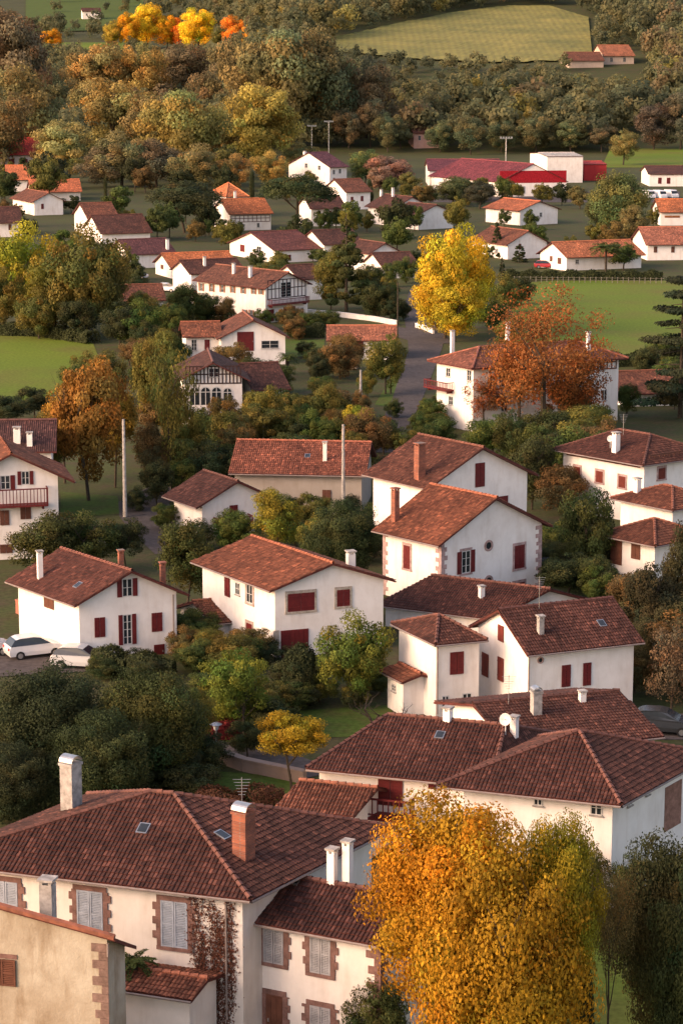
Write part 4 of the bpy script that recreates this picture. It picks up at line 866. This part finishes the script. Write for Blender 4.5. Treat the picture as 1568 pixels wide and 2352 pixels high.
# ---------------------------------------------------------------- vehicles
def car(u,vb,yaw,c,label,van=False):
    E=empty('parked_van' if van else 'parked_car',G(u,vb),label,'van' if van else 'car','vehicles parked in the village'); E.rotation_euler=(0,0,math.radians(yaw))
    def ext(prof,y0,y1,m,mb,top=None,ti=0.0):
        n=len(prof)
        f=lambda s,q:(q[0],s*(y1-(ti if top and q[1]>top else 0)),q[1])
        A=[f(-1,q) for q in prof];B=[f(1,q) for q in prof]
        mb.poly(A,m);mb.poly(B[::-1],m)
        for i in range(n): j=(i+1)%n; mb.poly([A[i],B[i],B[j],A[j]],m)
    mb=MB()
    if van:
        ext([(-2.7,.35),(-2.72,2.2),(-2.6,2.35),(1.2,2.38),(1.6,2.25),(2.1,1.35),(2.65,1.1),(2.7,.7),(2.7,.35)],-1,.98,0,mb,1.4,.08)
        mb.obj('body',[M_carpaint],E,c)
        g=MB(); ext([(1.35,1.45),(1.62,2.12),(1.68,2.12),(2.12,1.42)],-1,.93,0,g); g.obj('window',[M_glass],E)
        wx=(-1.7,1.75); hx=2.7
    else:
        ext([(-2.0,.3),(-2.07,.62),(-2.02,.88),(-1.9,.98),(.9,1.0),(1.65,.88),(1.93,.7),(2.0,.5),(1.95,.3)],-1,.86,0,mb,.8,.06)
        mb.obj('body',[M_carpaint],E,c)
        g=MB(); ext([(-1.92,.99),(-1.6,1.38),(-1.2,1.47),(-.2,1.5),(.3,1.42),(1.0,1.0)],-1,.76,0,g,1.2,.14); g.obj('window',[M_glass],E)
        rf=MB(); ext([(-1.5,1.42),(-1.2,1.51),(-.2,1.54),(.28,1.46),(.25,1.44),(-.2,1.505),(-1.2,1.475)],-1,.63,0,rf); rf.obj('roof_panel',[M_carpaint],E,c)
        wx=(-1.28,1.25); hx=2.0
    for x in wx:
        for y in(-.78,.78):
            w=MB(); w.tube((0,-.11,0),(0,.11,0),.32,.32,16,0,True); wo=w.obj('wheel',[M_black],E,None,(x,y,.32))
            r=MB(); r.tube((0,-.115,0),(0,.115,0),.19,.19,10,0,True); r.obj('rim',[M_metal],wo)
    for y in(-.62,.62):
        h=MB(); h.box(hx-.14,y-.18,.62,hx-.02,y+.18,.76); h.obj('headlight',[M_light],E)
        h=MB(); h.box(-hx-.06,y-.15,.7,-hx+.06,y+.15,.88); h.obj('tail_light',[M_red],E)
car(80,1506,25,(.6,.6,.6),'white hatchback parked beside a hedge'); car(190,1532,-12,(.4,.41,.43),'silver car half hidden by shrubs'); car(-38,1504,20,(.4,.4,.42),'grey car parked beside a hedge')
car(1522,1682,-15,(.03,.032,.035),'dark car parked beside dark roof'); car(1265,1322,-35,(.04,.05,.065),'dark blue car parked behind the corner house')
car(475,998,-5,(.2,.26,.33),'blue-grey car under timbered house'); car(383,670,-20,(.7,.7,.7),'white car on a garden drive'); car(315,640,-10,(.35,.4,.5),'light blue car in front of hedge'); car(1250,616,0,(.4,.03,.03),'red car beside orange-roofed house')
car(1488,456,-70,(.7,.7,.7),'white van in factory yard',True); car(1514,456,-70,(.7,.7,.7),'white van in factory yard',True); car(1540,455,-70,(.65,.65,.66),'white van in factory yard',True)
# ---------------------------------------------------------------- poles, lamps, fence, walls
def pole(u,vb,vt,wpx,mat,label,arms=0,name='utility_pole',col=(.5,.47,.43)):
    P=G(u,vb); h=zat(P,vt)-P.z; r=max(.06,wpx/2/scl(P,3)); E=empty(name,P,label,'pole')
    mb=MB(); mb.tube((0,0,-.3),(0,0,h),r,r*.6,10,0,True); mb.obj('post',[mat],E,col)
    if arms==1:
        mb=MB(); mb.box(-.9,-.05,h-.5,.9,.05,h-.4); mb.obj('crossarm',[mat],E,col)
        for x in(-.8,0,.8):
            i=MB(); i.tube((x,0,h-.4),(x,0,h-.15),.05,.03,6,0,True); i.obj('insulator',[M_light],E)
    if arms==2:
        mb=MB(); mb.box(-1.8,-.08,h-.1,1.8,.08,h+.05)
        mb.obj('crossarm',[M_metal],E)
        for x in(-1.6,-.8,0,.8,1.6): 
            i=MB(); i.box(x-.25,-.3,h+.06,x+.25,.1,h+.5); i.obj('floodlight',[M_metal],E)
    return E
pole(288,1188,963,10,M_conc,'tall pale concrete pole beside a driveway'); pole(788,1205,975,10,M_conc,'tall pale concrete pole beside low building'); pole(828,935,850,8,M_conc,'pale concrete pole in shrubs')
pole(912,880,648,4,M_bark,'tall dark utility pole beside the road'); pole(393,1130,1020,3,M_metal,'thin metal lamp post'); pole(605,1040,975,3,M_metal,'thin metal lamp post'); pole(767,1000,930,3,M_bark,'thin wooden pole in gardens'); pole(1170,1070,985,3,M_metal,'thin metal pole near weeping trees'); pole(897,905,815,4,M_bark,'short wooden pole beside the road')
pole(755,352,280,2.5,M_metal,'tall floodlight mast at playing field',2,'floodlight_mast'); pole(1160,440,318,3.5,M_metal,'tall floodlight mast before factory',2,'floodlight_mast'); pole(716,350,290,2,M_metal,'tall floodlight mast at playing field',2,'floodlight_mast'); pole(988,470,405,2.5,M_bark,'wooden utility pole near houses',1)
def lamp(u,vb,vt):
    P=G(u,vb); h=zat(P,vt); E=empty('street_lamp',P,'grey street lamp with round cap beside a path','street lamp')
    mb=MB(); mb.tube((0,0,0),(0,0,h-.5),.07,.05,8,0,True); mb.obj('post',[M_metal],E)
    mb=MB(); mb.tube((0,0,h-.5),(0,0,h-.15),.12,.22,10,0,True); mb.obj('lamp_glass',[M_light],E)
    mb=MB(); mb.tube((0,0,h-.148),(0,0,h-.02),.38,.1,12,0,True); mb.obj('lamp_cap',[M_metal],E)
lamp(497,1735,1658)
def lowwall(pts,h,w,c,label,name='garden_wall'):
    P=[G(*p) for p in pts]; mb=MB(); b=P[0].copy()
    for i in range(len(P)-1):
        p,q=P[i]-b,P[i+1]-b; d=(q-p).normalized(); n=Vector((-d.y,d.x,0))*w/2; z=Vector((0,0,h))
        mb.box8([p-n,q-n,q+n,p+n,p-n+z,q-n+z,q+n+z,p+n+z])
        z2=z+Vector((0,0,.003)); n2=n*1.3; z3=z+Vector((0,0,.1)); mb.box8([p-n2+z2,q-n2+z2,q+n2+z2,p+n2+z2,p-n2+z3,q-n2+z3,q+n2+z3,p+n2+z3])
    o=mb.obj(name,[M_wall],None,c,b); o["label"]=label; o["category"]="wall"
lowwall([(706,722),(780,728),(860,738),(912,748)],.7,.3,WC,'low white roadside wall curving along the road'); lowwall([(955,752),(975,758),(995,767)],.6,.3,WC,'short white wall beside the road')
lowwall([(460,1735),(560,1770),(700,1800)],.7,.4,(.25,.19,.16),'low stone wall along garden path'); lowwall([(745,832),(820,848)],.7,.25,(.5,.47,.44),'low white garden wall near garage')
lowwall([(40,1408),(110,1430),(180,1455)],1.0,.25,(.35,.14,.1),'low reddish terrace wall beside white house')
def fence(p0,p1,n):
    A,B=G(*p0),G(*p1); E=empty('field_fence',A,'weathered wooden post-and-rail fence along meadow','fence'); fc=(.2,.18,.14)
    for i in range(n): mb=MB(); p=(B-A)*i/(n-1); mb.box(p.x-.06,p.y-.06,0,p.x+.06,p.y+.06,1.1); mb.obj('post',[M_paint],E,fc)
    d=(B-A); 
    for z in(.5,.95): mb=MB(); mb.tube((0,-.1,z),(d.x,d.y-.1,z),.03,.03,5); mb.obj('rail',[M_paint],E,fc)
fence((1180,648),(1568,652),32)
def palm(u,vb,vt,w,label):
    P=G(u,vb); h=zat(P,vt)-P.z; s=scl(P,3); r=w/2/s; E=empty('palm_tree',P,label,'palm tree'); th=max(.3,h-r*.75)
    mb=MB(); k=8
    for i in range(k): mb.tube((0,0,th*i/k),(0,0,th*(i+1)/k),.22+.03*(i%2),.2,8)
    mb.obj('trunk',[M_bark],E)
    Pl=[];Nl=[];Sl=[]
    for i in range(34):
        a=i*2.399; el=R.uniform(-.3,1.1); 
        for j in range(26):
            t=j/25; rad=r*t*math.cos(el*.6); z=th+r*.75*(math.sin(el)*t-.9*t*t*(.6)); pt=np.array([math.cos(a)*rad,math.sin(a)*rad,z+.1])
            for sgn in(-1,1):
                Pl.append(pt+np.array([-math.sin(a)*sgn,math.cos(a)*sgn,-.3])*r*.12*(1-.6*t)); Nl.append([math.cos(a)*.3,math.sin(a)*.3,1]); Sl.append(r*.11)
    me=leafmesh('frond',np.array(Pl),unit(np.array(Nl)+NR.normal(0,.25,(len(Pl),3))),np.array(Sl),np.ones((len(Pl),3)),.3)
    o=link(bpy.data.objects.new('crown',me)); o.parent=E; o.color=(.09,.12,.035,1)
palm(1390,626,540,78,'tall palm tree before orange-roofed house'); palm(525,905,822,60,'tall palm beside timbered house'); palm(578,905,838,50,'palm beside timbered house'); palm(312,2440,2172,110,'palm top behind small outbuilding'); palm(660,860,800,55,'palm in garden near white house')
def baretree(u,vb,vt,w):
    P=G(u,vb); h=zat(P,vt)-P.z; r=w/2/scl(P,3); E=empty('tree',P,'pruned bare tree with pinkish brown branches','tree')
    for nm,rot,sz in(('trunk',0,1),('branches',2.1,.9)):
        t=link(bpy.data.objects.new(nm,trunkmesh('limb'))); t.parent=E; t.scale=(r,r,h*sz); t.rotation_euler=(0,0,rot)
baretree(860,1680,1595,140); baretree(940,1690,1620,110); baretree(560,1700,1560,110)
def dish(h,u,v,rad):
    P=h['hit'](u,v)-h['C']; mb=MB(); q=P+Vector((0,0,.9)); mb.tube(P,q,.03,.03,6); nn=Vector((-.5,-.8,.3)).normalized(); a=nn.orthogonal().normalized(); b=nn.cross(a)
    for k in range(3):
        r0,r1=rad*k/3,rad*(k+1)/3; f=lambda r,t:q+(a*math.cos(t)+b*math.sin(t))*r+nn*(.25*r*r/rad)
        for i in range(14):
            t0,t1=2*math.pi*i/14,2*math.pi*(i+1)/14; mb.poly([f(r0,t0),f(r0,t1),f(r1,t1),f(r1,t0)])
    mb.tube(q,q+nn*.4,.02,.02,4); mb.obj('satellite_dish',[M_frame],h['RO'])
dish(H5b,1160,1690,.34); dish(H26,1400,1030,.3)
def antenna(h,u,v,hh):
    P=h['hit'](u,v)-h['C']; mb=MB(); mb.tube(P,P+Vector((0,0,hh)),.02,.02,5)
    for i in range(6): z=hh-.1-i*.14; w=.4-.05*i; mb.tube(P+Vector((-w,0,z)),P+Vector((w,0,z)),.012,.012,4)
    mb.obj('tv_antenna',[M_metal],h['RO'])
antenna(H1,556,1860,1.5); antenna(H7,1237,1400,2.2); antenna(H6,1167,1620,1.8); antenna(H26,1430,1000,2)
